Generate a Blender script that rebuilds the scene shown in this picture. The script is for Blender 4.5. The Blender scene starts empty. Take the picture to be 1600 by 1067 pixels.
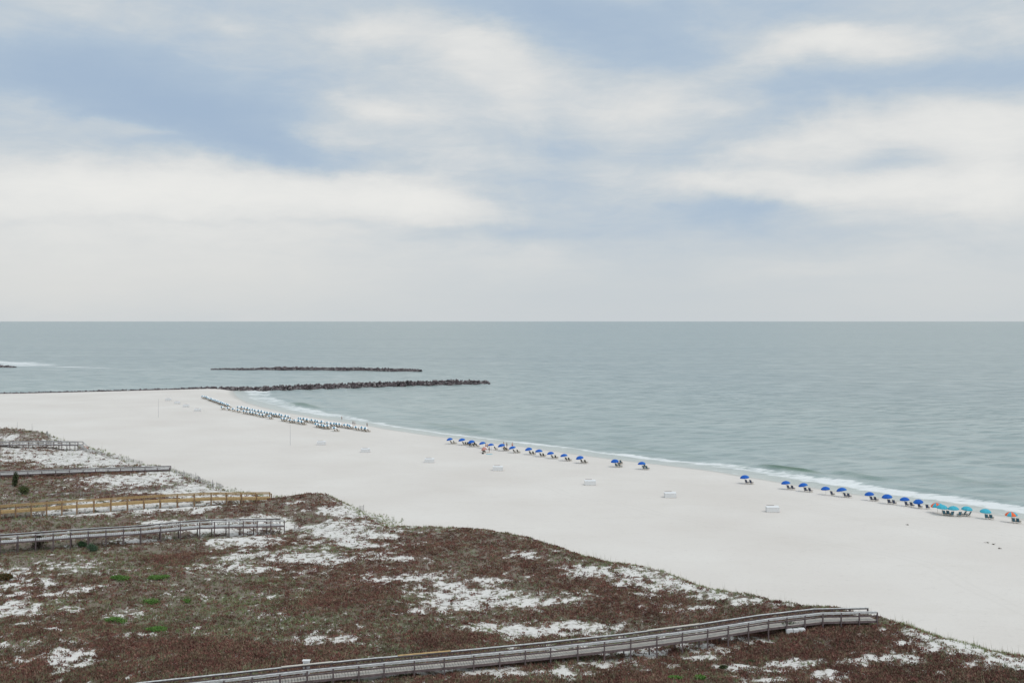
import bpy, math, random
import numpy as np
from mathutils import Vector, Matrix, Euler
random.seed(7); rng = np.random.default_rng(7)
SC = bpy.context.scene
COL = SC.collection
# ------------------------------------------------------------------ camera
F = 1555.0; HOR = 501.0; CH = 40.0        # focal length in photo pixels, horizon row, camera height (m)
cam_d = bpy.data.cameras.new('camera'); cam = bpy.data.objects.new('camera', cam_d); COL.objects.link(cam)
cam.location = (0, 0, CH); cam.rotation_euler = (math.radians(90), 0, 0)
cam_d.sensor_width = 36; cam_d.lens = 36*F/1600; cam_d.shift_y = -(533.5-HOR)/1600
cam_d.clip_start = 0.5; cam_d.clip_end = 100000
SC.camera = cam
SC.view_settings.view_transform = 'Standard'; SC.view_settings.look = 'None'
SC.view_settings.exposure = 0.0; SC.view_settings.gamma = 1
SC.cycles.max_bounces = 6; SC.cycles.diffuse_bounces = 3
# ------------------------------------------------------------------ sun
SUN_EL = math.radians(55); SUN_AZ = math.radians(125)     # azimuth clockwise from +Y (view direction)
sd = bpy.data.lights.new('sun', 'SUN'); sun = bpy.data.objects.new('sun', sd); COL.objects.link(sun)
sd.energy = 1.2; sd.angle = math.radians(14); sd.color = (1.0, 0.96, 0.90)
sv = Vector((math.sin(SUN_AZ)*math.cos(SUN_EL), math.cos(SUN_AZ)*math.cos(SUN_EL), math.sin(SUN_EL)))
sun.rotation_euler = sv.to_track_quat('Z', 'Y').to_euler()
# ------------------------------------------------------------------ world: Nishita sky seen through layered cloud
class NB:
    def __init__(s, nt): s.nt = nt; s.n = nt.nodes; s.l = nt.links
    def node(s, t, **k):
        n = s.n.new(t)
        for a, b in k.items(): setattr(n, a, b)
        return n
    def put(s, sock, v):
        if isinstance(v, bpy.types.NodeSocket): s.l.new(v, sock)
        elif v is not None: sock.default_value = v
    def m(s, op, a, b=None, c=None, clamp=False):
        n = s.node('ShaderNodeMath', operation=op, use_clamp=clamp)
        s.put(n.inputs[0], a); s.put(n.inputs[1], b); s.put(n.inputs[2], c)
        return n.outputs[0]
    def noise(s, vec, scale, detail=4, rough=0.55, dist=0.0, col=False):
        n = s.node('ShaderNodeTexNoise'); s.put(n.inputs['Vector'], vec)
        n.inputs['Scale'].default_value = scale; n.inputs['Detail'].default_value = detail
        n.inputs['Roughness'].default_value = rough; n.inputs['Distortion'].default_value = dist
        return n.outputs['Color' if col else 'Fac']
    def mapping(s, vec, loc=(0,0,0), rot=(0,0,0), sc=(1,1,1), typ='POINT'):
        n = s.node('ShaderNodeMapping', vector_type=typ); s.put(n.inputs['Vector'], vec)
        n.inputs['Location'].default_value = loc; n.inputs['Rotation'].default_value = rot; n.inputs['Scale'].default_value = sc
        return n.outputs[0]
    def ramp(s, fac, stops, interp='LINEAR'):
        n = s.node('ShaderNodeValToRGB'); s.put(n.inputs[0], fac); r = n.color_ramp; r.interpolation = interp
        while len(r.elements) < len(stops): r.elements.new(0.5)
        for e, (p, c) in zip(r.elements, stops):
            e.position = p; e.color = c if len(c) == 4 else (*c, 1)
        return n.outputs[0]
    def mix(s, f, a, b):
        n = s.node('ShaderNodeMix', data_type='RGBA'); s.put(n.inputs[0], f)
        s.put(n.inputs[6], a if isinstance(a, bpy.types.NodeSocket) else (*a[:3], 1))
        s.put(n.inputs[7], b if isinstance(b, bpy.types.NodeSocket) else (*b[:3], 1))
        return n.outputs[2]
    def ss(s, x, a, b):
        n = s.node('ShaderNodeMapRange', interpolation_type='SMOOTHSTEP'); s.put(n.inputs[0], x)
        n.inputs[1].default_value = a; n.inputs[2].default_value = b
        return n.outputs[0]
    def attr(s, name):
        n = s.node('ShaderNodeAttribute'); n.attribute_name = name; return n
def srgb(r, g, b):
    f = lambda c: (c/255/12.92 if c/255 <= 0.04045 else ((c/255+0.055)/1.055)**2.4)
    return (f(r), f(g), f(b))

W = bpy.data.worlds.new('World'); SC.world = W; W.use_nodes = True
nt = W.node_tree; nt.nodes.clear(); N = NB(nt)
tc = N.node('ShaderNodeTexCoord'); sep = N.node('ShaderNodeSeparateXYZ'); nt.links.new(tc.outputs['Generated'], sep.inputs[0])
dx, dy, dz = sep.outputs
yy = N.m('MAXIMUM', dy, 0.02)
u = N.m('DIVIDE', dx, yy); v = N.m('DIVIDE', dz, yy)
comb = N.node('ShaderNodeCombineXYZ'); N.put(comb.inputs[0], u); N.put(comb.inputs[1], v)
uv = comb.outputs[0]
# wispy warp of the cloud layout
wn = N.noise(N.mapping(uv, sc=(4.0, 9.0, 1)), 1.5, 7, 0.6, col=True)
sub = N.node('ShaderNodeVectorMath', operation='SUBTRACT'); N.put(sub.inputs[0], wn); sub.inputs[1].default_value = (0.5, 0.5, 0.5)
mad = N.node('ShaderNodeVectorMath', operation='MULTIPLY_ADD'); N.put(mad.inputs[0], sub.outputs[0]); mad.inputs[1].default_value = (0.13, 0.060, 0); N.put(mad.inputs[2], uv)
uvw = mad.outputs[0]
BLOBS = [  # photo x, y, half width, half height, tilt deg (positive = right end lower), amount
 (120,290,330,42,3,.62),(440,292,230,30,3,.42),(640,310,120,26,3,.38),(200,350,520,60,1,.30),(160,430,520,70,0,.38),
 (600,165,85,20,8,.62),(528,205,50,12,6,.35),(590,40,75,18,-5,.45),(740,68,80,26,8,.5),(815,130,60,45,20,.34),(700,120,150,50,5,.14),
 (370,32,50,11,8,.26),(160,18,80,20,5,.2),(145,72,70,24,0,.17),(215,194,75,9,9,.42),(60,183,130,16,4,.22),(640,230,130,24,5,.22),
 (985,172,70,30,0,.36),(955,278,70,32,0,.30),(1325,58,110,20,0,.58),(1210,88,75,16,-15,.34),(1130,155,90,11,-5,.3),(1060,130,80,20,-10,.2),
 (1500,215,200,55,-5,.52),(1270,212,140,26,-3,.42),(1110,285,60,18,5,.42),(1430,300,230,30,0,.5),(1250,285,150,18,6,.28),(1580,260,100,80,0,.2),
 (1420,430,380,65,-2,.22),(830,412,90,22,3,.16),(1240,425,110,10,-6,.12),(1585,25,60,30,0,.2),
 (150,120,200,50,8,-.50),(300,170,150,38,14,-.48),(30,110,90,50,0,-.22),(470,238,160,16,8,-.36),(500,120,100,50,0,-.16),
 (850,22,170,26,3,-.42),(960,75,170,30,8,-.40),(1180,10,200,20,0,-.2),(1560,118,120,32,0,-.34),(1330,132,170,22,-6,-.26),
 (1130,215,110,22,-22,-.22),(1395,248,75,20,0,-.34),(1090,325,170,24,0,-.26),(1215,318,90,12,-3,-.22),(790,372,170,14,0,-.22),(870,300,80,20,0,-.12),
 (1150,362,220,22,0,-.16),(1000,440,260,45,0,-.10),(300,352,320,6,1,-.15),(860,235,160,14,4,-.14)]
acc = 0.455
for bx, by, rx, ry, tilt, amp in BLOBS:
    q = N.mapping(uvw, loc=((bx-800)/F, (HOR-by)/F, 0), rot=(0, 0, math.radians(-tilt)), sc=(rx/F*1.1, ry/F*1.25, 1), typ='TEXTURE')
    d = N.node('ShaderNodeVectorMath', operation='DOT_PRODUCT'); N.put(d.inputs[0], q); N.put(d.inputs[1], q)
    e = N.m('POWER', 0.42, d.outputs['Value'])
    acc = N.m('MULTIPLY_ADD', e, amp*(0.76 if amp > 0 else 0.98), acc)
# cloud sheet texture in a flat layer overhead (world coordinates)
zc = N.m('ADD', N.m('MAXIMUM', dz, 0.0), 0.10)
pc = N.node('ShaderNodeCombineXYZ'); N.put(pc.inputs[0], N.m('DIVIDE', dx, zc)); N.put(pc.inputs[1], N.m('DIVIDE', dy, zc))
sheet = N.noise(N.mapping(pc.outputs[0], rot=(0, 0, 0.5), sc=(0.8, 1.4, 1)), 0.9, 8, 0.58, 0.6)
dirn = tc.outputs['Generated']
fine = N.noise(N.mapping(dirn, rot=(0, 0.10, 0), sc=(1.0, 1.0, 2.3)), 7.0, 9, 0.60, 0.5)
wisp = N.noise(N.mapping(dirn, rot=(0, -0.12, 0), sc=(1.0, 1.0, 4.5)), 16.0, 8, 0.62, 1.2)
low_w = N.ss(dz, 0.02, 0.12)
fade = N.ss(dz, 0.0, 0.16)
t = N.m('ADD', acc, N.m('MULTIPLY', N.m('SUBTRACT', sheet, 0.5), N.m('MULTIPLY_ADD', fade, 0.22, 0.03)))
t = N.m('ADD', t, N.m('MULTIPLY', N.m('SUBTRACT', fine, 0.5), N.m('MULTIPLY_ADD', low_w, 0.62, 0.08)))
t = N.m('ADD', t, N.m('MULTIPLY', N.m('SUBTRACT', wisp, 0.5), N.m('MULTIPLY_ADD', low_w, 0.22, 0.06)))
t = N.m('MULTIPLY_ADD', N.m('TANH', N.m('MULTIPLY', N.m('SUBTRACT', t, 0.5), 1.75)), 0.5, 0.5)
cloud = N.ramp(t, [(0.0, srgb(161,182,206)), (0.28, srgb(177,194,211)), (0.52, srgb(198,207,214)), (0.75, srgb(220,222,222)), (1.0, srgb(240,239,235))])
low = N.m('SUBTRACT', 1.0, N.ss(dz, 0.0, 0.13))
cloud = N.mix(N.m('MULTIPLY', low, 0.32), cloud, srgb(213, 212, 207))
# overcast brightens towards the zenith; gain behind the viewer added to light camera-facing sides
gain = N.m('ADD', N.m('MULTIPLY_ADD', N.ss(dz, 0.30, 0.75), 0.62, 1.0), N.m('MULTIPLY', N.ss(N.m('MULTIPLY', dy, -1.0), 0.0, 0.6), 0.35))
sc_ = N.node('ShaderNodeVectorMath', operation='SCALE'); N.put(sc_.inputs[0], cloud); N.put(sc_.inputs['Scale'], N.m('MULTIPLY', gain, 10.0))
sky = N.node('ShaderNodeTexSky', sky_type='NISHITA'); sky.sun_disc = False
sky.sun_elevation = SUN_EL; sky.sun_rotation = SUN_AZ
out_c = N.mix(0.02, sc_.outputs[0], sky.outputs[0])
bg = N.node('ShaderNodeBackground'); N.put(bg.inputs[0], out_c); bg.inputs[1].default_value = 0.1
wo = N.node('ShaderNodeOutputWorld'); nt.links.new(bg.outputs[0], wo.inputs[0])
W.cycles.sampling_method = 'MANUAL'; W.cycles.sample_map_resolution = 512

# ------------------------------------------------------------------ materials
def new_mat(name):
    m = bpy.data.materials.new(name); m.use_nodes = True; t = m.node_tree; t.nodes.clear()
    b = NB(t); p = b.node('ShaderNodeBsdfPrincipled'); o = b.node('ShaderNodeOutputMaterial'); t.links.new(p.outputs[0], o.inputs[0])
    return m, b, p
def mat(name, c, rough=0.7, var=0.15, scale=4.0, bump=0.0, metal=0.0, stretch=(1, 1, 1), c2=None, spec=0.3):
    m, b, p = new_mat(name)
    co = b.node('ShaderNodeTexCoord').outputs['Object']
    n = b.noise(b.mapping(co, sc=stretch), scale, 6, 0.6)
    c2 = c2 or tuple(x*(1-var*2) for x in c)
    hi = tuple(min(1, x*(1+var)) for x in c)
    b.put(p.inputs['Base Color'], b.ramp(n, [(0.3, c2), (0.7, hi)]))
    p.inputs['Roughness'].default_value = rough; p.inputs['Metallic'].default_value = metal
    p.inputs['Specular IOR Level'].default_value = spec
    if bump:
        bn = b.node('ShaderNodeBump'); bn.inputs['Strength'].default_value = bump; bn.inputs['Distance'].default_value = 0.02
        b.put(bn.inputs['Height'], n); b.put(p.inputs['Normal'], bn.outputs[0])
    return m
M = {}
M['grey_wood'] = mat('weathered_wood', (0.50, 0.50, 0.485), 0.85, 0.2, 3, 0.4, stretch=(1, 1, 5), c2=(0.27, 0.26, 0.255))
M['shade_wood'] = mat('shaded_weathered_wood', (0.15, 0.115, 0.112), 0.9, 0.25, 3, 0.4, c2=(0.08, 0.058, 0.058))  # shade on the boardwalk sides is put into this wood colour
M['deck_wood'] = mat('sandy_deck_boards', (0.42, 0.385, 0.34), 0.9, 0.12, 2.5, 0.3)
M['new_wood'] = mat('new_yellow_pine', (0.42, 0.285, 0.13), 0.75, 0.2, 3, 0.2, c2=(0.29, 0.19, 0.085))
M['new_wood_post'] = mat('new_pine_post', (0.26, 0.165, 0.095), 0.75, 0.15, 3, 0.2)
M['pale_wood'] = mat('pale_board', (0.52, 0.48, 0.42), 0.85, 0.1, 3, 0.2)
M['chair_wood'] = mat('chair_wood', (0.42, 0.35, 0.26), 0.7)
M['sling_dark'] = mat('dark_sling', (0.06, 0.075, 0.075), 0.8)
M['sling_navy'] = mat('navy_sling', (0.085, 0.11, 0.18), 0.8)
M['sling_teal'] = mat('teal_sling', (0.07, 0.17, 0.23), 0.8)
M['sling_brown'] = mat('brown_sling', (0.20, 0.17, 0.145), 0.85)
M['blue'] = mat('blue_canvas', (0.008, 0.092, 0.40), 0.75, 0.1, 2)
M['blue_pale'] = mat('mid_blue_canvas', (0.02, 0.135, 0.42), 0.75, 0.1, 2)
M['white_canvas'] = mat('white_canvas', (0.76, 0.77, 0.765), 0.8, 0.05, 2)
M['vent_blue'] = mat('steel_blue_canvas', (0.025, 0.17, 0.27), 0.75, 0.1, 2)
M['teal'] = mat('turquoise_canvas', (0.05, 0.36, 0.46), 0.75, 0.08, 2)
M['orange'] = mat('orange_canvas', (0.72, 0.13, 0.04), 0.75, 0.08, 2)
M['coral'] = mat('faded_coral_canvas', (0.50, 0.25, 0.21), 0.75, 0.12, 2)
M['pole'] = mat('pole_wood', (0.5, 0.46, 0.4), 0.6)
M['white_paint'] = mat('white_paint', (0.64, 0.635, 0.625), 0.6, 0.03, 2)
M['box_trim'] = mat('brown_trim', (0.30, 0.24, 0.21), 0.7)
M['metal'] = mat('galvanised_metal', (0.45, 0.46, 0.46), 0.5, 0.1, 3, metal=0.3)
M['fence'] = mat('weathered_slats', (0.42, 0.40, 0.385), 0.9, 0.2, 5)
M['fence_wire'] = mat('fence_wire', (0.22, 0.22, 0.22), 0.7, metal=0.5)
M['skin'] = mat('skin', (0.48, 0.28, 0.20), 0.6, 0.05, 6)
M['hair'] = mat('dark_hair', (0.05, 0.035, 0.025), 0.7)
for k, c in dict(navy=(0.02, 0.03, 0.09), teal=(0.05, 0.15, 0.18), red=(0.4, 0.06, 0.06), black=(0.02, 0.02, 0.025), grey=(0.25, 0.26, 0.28), white=(0.7, 0.7, 0.7)).items():
    M['cloth_'+k] = mat(k+'_cloth', c, 0.85, 0.08, 5)
M['bark'] = mat('bark', (0.12, 0.09, 0.07), 0.95)
M['seaweed'] = mat('dried_seaweed', (0.09, 0.07, 0.05), 0.95)
M['orange_plastic'] = mat('orange_mesh', (0.65, 0.16, 0.08), 0.6)

def veg_mat(name):
    m, b, p = new_mat(name)
    a = b.attr('tint'); b.put(p.inputs['Base Color'], a.outputs['Color'])
    p.inputs['Roughness'].default_value = 0.9; p.inputs['Specular IOR Level'].default_value = 0.1
    return m
M['veg'] = veg_mat('plant_leaves')

# sand / dune floor
m, b, p = new_mat('sand'); M['sand'] = m
co = b.node('ShaderNodeTexCoord').outputs['Object']
shore = b.attr('shore').outputs['Fac']; vg = b.attr('veg').outputs['Fac']; dn = b.attr('dune').outputs['Fac']
n1 = b.noise(co, 0.035, 5, 0.55); n2 = b.noise(b.mapping(co, rot=(0,0,-0.8), sc=(0.35, 1, 1)), 0.16, 6, 0.65); n3 = b.noise(co, 1.6, 5, 0.7)
c = b.ramp(n1, [(0.32, (0.555, 0.51, 0.463)), (0.68, (0.605, 0.565, 0.518))])
c = b.mix(b.m('MULTIPLY', b.ss(n2, 0.52, 0.72), 0.35), c, (0.535, 0.492, 0.44))
c = b.mix(b.m('MULTIPLY', b.ss(n3, 0.5, 0.75), 0.12), c, (0.45, 0.43, 0.40))
c = b.mix(dn, c, b.ramp(n3, [(0.3, (0.53, 0.505, 0.465)), (0.7, (0.63, 0.605, 0.57))]))
pit = b.ss(b.noise(b.mapping(co, sc=(1, 1.3, 1)), 2.6, 3, 0.6), 0.56, 0.66); zone = b.ss(b.noise(co, 0.06, 3), 0.42, 0.62)
c = b.mix(b.m('MULTIPLY', b.m('MULTIPLY', pit, zone), 0.20), c, (0.44, 0.41, 0.37))
trk = b.m('MULTIPLY_ADD', b.m('SUBTRACT', b.noise(co, 0.02, 2), 0.5), 16.0, shore)
for r0 in (24.0, 26.0, 33.0, 35.0, 58.0, 60.0):
    ln = b.m('SUBTRACT', 1.0, b.ss(b.m('ABSOLUTE', b.m('SUBTRACT', trk, r0)), 0.15, 0.45))
    c = b.mix(b.m('MULTIPLY', ln, 0.14), c, (0.48, 0.45, 0.41))
wetn = b.m('MULTIPLY_ADD', b.m('SUBTRACT', b.noise(co, 0.12, 3), 0.5), 5.0, shore)
wet = b.m('SUBTRACT', 1.0, b.ss(wetn, 0.5, 4.0))
c = b.mix(b.m('MULTIPLY', wet, 0.8), c, (0.40, 0.385, 0.345))
# strand line left by the last high tide
sl = b.m('SUBTRACT', 1.0, b.ss(b.m('ABSOLUTE', b.m('SUBTRACT', wetn, 9.0)), 0.1, 0.8))
c = b.mix(b.m('MULTIPLY', sl, b.m('MULTIPLY', b.ss(n3, 0.5, 0.62), 0.25)), c, (0.36, 0.31, 0.25))
sp1 = b.noise(b.mapping(co, sc=(0.75, 1, 1)), 0.9, 5, 0.72, 0.4); sp2 = b.noise(co, 3.2, 4, 0.7)
vn = b.m('ADD', vg, b.m('ADD', b.m('MULTIPLY', b.m('SUBTRACT', sp1, 0.5), 3.2), b.m('MULTIPLY', b.m('SUBTRACT', sp2, 0.5), 1.4)))
vmask = b.ss(vn, 0.24, 0.50)
lit = b.ramp(b.noise(co, 0.6, 5, 0.6), [(0.3, (0.115, 0.075, 0.06)), (0.5, (0.15, 0.115, 0.088)), (0.7, (0.16, 0.158, 0.105))])
vmask = b.m('MULTIPLY', vmask, b.m('MULTIPLY_ADD', b.ss(dn, 0.15, 0.8), 0.93, 0.07))
c = b.mix(b.m('MULTIPLY', vmask, 0.96), c, lit)
b.put(p.inputs['Base Color'], c)
b.put(p.inputs['Roughness'], b.m('MULTIPLY_ADD', wet, -0.45, 0.95)); p.inputs['Specular IOR Level'].default_value = 0.25
bn = b.node('ShaderNodeBump'); bn.inputs['Strength'].default_value = 0.5; bn.inputs['Distance'].default_value = 0.12
b.put(bn.inputs['Height'], b.m('ADD', b.noise(co, 0.9, 5, 0.65), b.m('MULTIPLY', n3, 0.5))); b.put(p.inputs['Normal'], bn.outputs[0])

# sea
m, b, p = new_mat('sea_water'); M['sea'] = m
co = b.node('ShaderNodeTexCoord').outputs['Object']
sh = b.attr('shore').outputs['Fac']           # metres seaward of the waterline
foam = b.attr('foam').outputs['Fac']; grn = b.attr('green').outputs['Fac']
wa = b.noise(b.mapping(co, rot=(0,0,0.12), sc=(0.35, 1, 1)), 0.55, 4, 0.6)
wb = b.noise(b.mapping(co, rot=(0,0,-0.1), sc=(0.3, 1, 1)), 0.11, 4, 0.55)
wc = b.noise(b.mapping(co, rot=(0,0,-0.05), sc=(0.10, 1, 1)), 0.03, 5, 0.6)
wd = b.noise(b.mapping(co, sc=(0.12, 1, 1)), 0.004, 6, 0.6)
base = b.ramp(wd, [(0.35, (0.222, 0.272, 0.277)), (0.65, (0.268, 0.318, 0.308))])
base = b.mix(b.m('MULTIPLY', b.ss(wc, 0.45, 0.62), 0.55), base, (0.36, 0.395, 0.375))
base = b.mix(b.m('MULTIPLY', b.ss(wb, 0.48, 0.66), 0.6), base, (0.115, 0.165, 0.17))
wf = b.noise(b.mapping(co, rot=(0,0,-0.06), sc=(0.16, 1, 1)), 0.32, 5, 0.65)
base = b.mix(b.m('MULTIPLY', b.ss(wf, 0.49, 0.57), 0.75), base, (0.11, 0.165, 0.165))
base = b.mix(b.m('MULTIPLY', b.ss(wf, 0.49, 0.40), 0.5), base, (0.36, 0.40, 0.375))
shal = b.m('SUBTRACT', 1.0, b.ss(sh, 12.0, 420.0))
base = b.mix(b.m('MULTIPLY', shal, 0.40), base, (0.36, 0.41, 0.38))
thin = b.m('SUBTRACT', 1.0, b.ss(sh, 1.0, 16.0))
base = b.mix(b.m('MULTIPLY', thin, 0.8), base, (0.46, 0.465, 0.42))
base = b.mix(grn, base, (0.045, 0.105, 0.055))
fn = b.noise(b.mapping(co, rot=(0,0,-0.75), sc=(0.4, 1, 1)), 0.55, 7, 0.68, 0.5)
fm = b.ss(b.m('ADD', foam, b.m('MULTIPLY', b.m('SUBTRACT', fn, 0.5), 2.1)), 0.40, 0.85)
base = b.mix(b.m('MULTIPLY', fm, 0.93), base, (0.66, 0.665, 0.65))
b.put(p.inputs['Base Color'], base)
b.put(p.inputs['Roughness'], b.m('MULTIPLY_ADD', fm, 0.5, 0.28)); p.inputs['IOR'].default_value = 1.25
hgt = b.m('ADD', b.m('MULTIPLY', wa, 0.35), b.m('ADD', b.m('MULTIPLY', wb, 1.2), b.m('MULTIPLY', wc, 3.0)))
bn = b.node('ShaderNodeBump'); bn.inputs['Strength'].default_value = 0.9; bn.inputs['Distance'].default_value = 1.0
b.put(bn.inputs['Height'], hgt); b.put(p.inputs['Normal'], bn.outputs[0])

# rock
m, b, p = new_mat('jetty_rock'); M['rock'] = m
a = b.attr('tint'); co = b.node('ShaderNodeTexCoord').outputs['Object']
b.put(p.inputs['Base Color'], b.mix(b.m('MULTIPLY', b.noise(co, 2.0, 5, 0.6), 0.6), a.outputs['Color'], (0.05, 0.04, 0.042)))
p.inputs['Roughness'].default_value = 0.9

# ------------------------------------------------------------------ helpers
def tag(o, label=None, cat=None, group=None, kind=None):
    if label: o['label'] = label
    if cat: o['category'] = cat
    if group: o['group'] = group
    if kind: o['kind'] = kind
    return o
def empty(name, loc, rz=0.0):
    o = bpy.data.objects.new(name, None); COL.objects.link(o); o.location = loc; o.rotation_euler = (0, 0, rz); o.empty_display_size = 0.3
    return o
def big_mesh(name, V, Fc, material, attrs=None, smooth=True, parent=None):
    """V (n,3), Fc (m,k) uniform polygons; attrs: name -> (n,) float or (n,3) colour"""
    me = bpy.data.meshes.new(name); V = np.asarray(V, np.float32); Fc = np.asarray(Fc, np.int32)
    nf, k = Fc.shape
    me.vertices.add(len(V)); me.vertices.foreach_set('co', V.ravel())
    me.loops.add(nf*k); me.loops.foreach_set('vertex_index', Fc.ravel())
    me.polygons.add(nf); me.polygons.foreach_set('loop_start', np.arange(0, nf*k, k, dtype=np.int32))
    me.polygons.foreach_set('loop_total', np.full(nf, k, np.int32))
    me.polygons.foreach_set('use_smooth', np.full(nf, smooth))
    for n_, a_ in (attrs or {}).items():
        if a_.ndim == 1:
            at = me.attributes.new(n_, 'FLOAT', 'POINT'); at.data.foreach_set('value', a_.astype(np.float32))
        else:
            at = me.attributes.new(n_, 'FLOAT_COLOR', 'POINT'); c4 = np.ones((len(V), 4), np.float32); c4[:, :3] = a_; at.data.foreach_set('color', c4.ravel())
    me.materials.append(material); me.update(calc_edges=True); me.validate()
    o = bpy.data.objects.new(name, me); COL.objects.link(o)
    if parent: o.parent = parent
    return o
class MB:
    def __init__(s): s.v = []; s.f = []; s.mi = []
    def add(s, vs, fs, mi=0):
        o = len(s.v); s.v += [tuple(x) for x in vs]; s.f += [tuple(i+o for i in f) for f in fs]; s.mi += [mi]*len(fs)
    def box(s, lo, hi, mi=0):
        x0, y0, z0 = lo; x1, y1, z1 = hi
        s.add([(x0,y0,z0),(x1,y0,z0),(x1,y1,z0),(x0,y1,z0),(x0,y0,z1),(x1,y0,z1),(x1,y1,z1),(x0,y1,z1)],
              [(0,3,2,1),(4,5,6,7),(0,1,5,4),(1,2,6,5),(2,3,7,6),(3,0,4,7)], mi)
    def bar(s, a, b_, w, h, mi=0, up=(0, 0, 1)):
        a = Vector(a); b_ = Vector(b_); d = (b_-a).normalized(); upv = Vector(up)
        if abs(d.dot(upv)) > 0.98: upv = Vector((1, 0, 0))
        sx = d.cross(upv).normalized()*(w/2); sz = sx.cross(d).normalized()*(h/2)
        vs = [a-sx-sz, a+sx-sz, a+sx+sz, a-sx+sz, b_-sx-sz, b_+sx-sz, b_+sx+sz, b_-sx+sz]
        s.add(vs, [(0,1,2,3),(7,6,5,4),(0,4,5,1),(1,5,6,2),(2,6,7,3),(3,7,4,0)], mi)
    def tube(s, pts, rad, n=8, mi=0):
        pts = [Vector(q) for q in pts]; rad = rad if isinstance(rad, (list, tuple)) else [rad]*len(pts); o = len(s.v)
        for i, q in enumerate(pts):
            d = (pts[min(i+1, len(pts)-1)]-pts[max(i-1, 0)]).normalized()
            rf = Vector((1, 0, 0)) if abs(d.x) < 0.9 else Vector((0, 1, 0)); e1 = d.cross(rf).normalized(); e2 = d.cross(e1)
            for k in range(n):
                a_ = 2*math.pi*k/n; s.v.append(tuple(q+e1*math.cos(a_)*rad[i]+e2*math.sin(a_)*rad[i]))
        for i in range(len(pts)-1):
            for k in range(n):
                s.f.append((o+i*n+k, o+i*n+(k+1) % n, o+(i+1)*n+(k+1) % n, o+(i+1)*n+k)); s.mi.append(mi)
        s.f.append(tuple(o+k for k in reversed(range(n)))); s.f.append(tuple(o+(len(pts)-1)*n+k for k in range(n))); s.mi += [mi, mi]
    def build(s, name, mats, parent=None, smooth=False, loc=None):
        me = bpy.data.meshes.new(name); me.from_pydata(s.v, [], s.f)
        for mm in (mats if isinstance(mats, (list, tuple)) else [mats]): me.materials.append(mm)
        me.polygons.foreach_set('material_index', s.mi)
        if smooth: me.polygons.foreach_set('use_smooth', [True]*len(s.f))
        me.update(); o = bpy.data.objects.new(name, me); COL.objects.link(o)
        if parent: o.parent = parent
        if loc is not None: o.location = loc
        return o
def kids(o): return [c for c in KIDS.get(o.name, [])]
KIDS = {}
def register(root, children):
    KIDS[root.name] = children
def copy_tree(root):
    r = root.copy(); COL.objects.link(r); ch = []
    for c in KIDS.get(root.name, []):
        d = c.copy(); COL.objects.link(d); d.parent = r; ch.append(d)
    KIDS[r.name] = ch
    return r
ORD = ['first','second','third','fourth','fifth','sixth','seventh','eighth','ninth','tenth','eleventh','twelfth','thirteenth','fourteenth','fifteenth','sixteenth','seventeenth','eighteenth','nineteenth','twentieth']
def ordn(i):
    if i < 20: return ORD[i]
    t_ = ['', '', 'twenty', 'thirty', 'forty', 'fifty'][(i+1)//10]; u_ = (i+1) % 10
    return (['', '', 'twentieth', 'thirtieth', 'fortieth', 'fiftieth'][(i+1)//10] if u_ == 0 else t_+'-'+ORD[u_-1])

# ------------------------------------------------------------------ noise & distance in numpy
def vnoise(x, y, seed=0):
    xi = np.floor(x).astype(np.int64); yi = np.floor(y).astype(np.int64); fx = x-xi; fy = y-yi
    fx = fx*fx*(3-2*fx); fy = fy*fy*(3-2*fy)
    def h(a, c):
        n = (a*374761393 + c*668265263 + seed*1442695041) & 0xffffffff
        n = ((n ^ (n >> 13))*1274126177) & 0xffffffff
        return ((n ^ (n >> 16)) & 0xffff)/65535.0
    return (h(xi, yi)*(1-fx)+h(xi+1, yi)*fx)*(1-fy)+(h(xi, yi+1)*(1-fx)+h(xi+1, yi+1)*fx)*fy
def fbm(x, y, seed=0, octv=4, gain=0.5):
    s_ = 0; a_ = 1; t_ = 0
    for i in range(octv):
        s_ = s_+a_*vnoise(x*2**i+17.3*i, y*2**i+5.1*i, seed+i); t_ += a_; a_ *= gain
    return s_/t_
def sst(x, a, b_):
    t_ = np.clip((x-a)/(b_-a), 0, 1); return t_*t_*(3-2*t_)
def G(px, py, z=0.0):
    d = F*(CH-z)/(py-HOR); return ((px-800)/F*d, d)
def sdist(x, y, poly):
    """signed distance to closed polygon, positive inside"""
    P_ = np.array(poly); x = np.asarray(x, float); y = np.asarray(y, float)
    best = np.full(x.shape, 1e18); ins = np.zeros(x.shape, bool)
    for i in range(len(P_)):
        x0, y0 = P_[i]; x1, y1 = P_[(i+1) % len(P_)]
        ex, ey = x1-x0, y1-y0; L = ex*ex+ey*ey+1e-9
        t_ = np.clip(((x-x0)*ex+(y-y0)*ey)/L, 0, 1)
        best = np.minimum(best, (x-x0-t_*ex)**2+(y-y0-t_*ey)**2)
        c_ = ((y0 > y) != (y1 > y)); xc = x0+(y-y0)*ex/(ey if abs(ey) > 1e-9 else 1e-9)
        ins ^= (c_ & (x < xc))
    return np.where(ins, 1, -1)*np.sqrt(best)
LAND_PX = [(-700,625),(-400,621),(0,616.5),(120,614),(250,610.5),(330,608.5),(362,607.5),(366,613),(370,620),(384,627),(400,633),(440,643),(500,653),(560,662),
           (600,669),(650,677),(690,682),(740,688),(800,695),(860,703),(920,712),(1000,722),(1100,733),(1200,750),(1300,766),(1400,781),(1500,795),(1600,810),
           (1750,836),(1950,880),(2300,980)]
LAND = [G(a, c) for a, c in LAND_PX]+[(260, -200), (-900, -200)]
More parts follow.
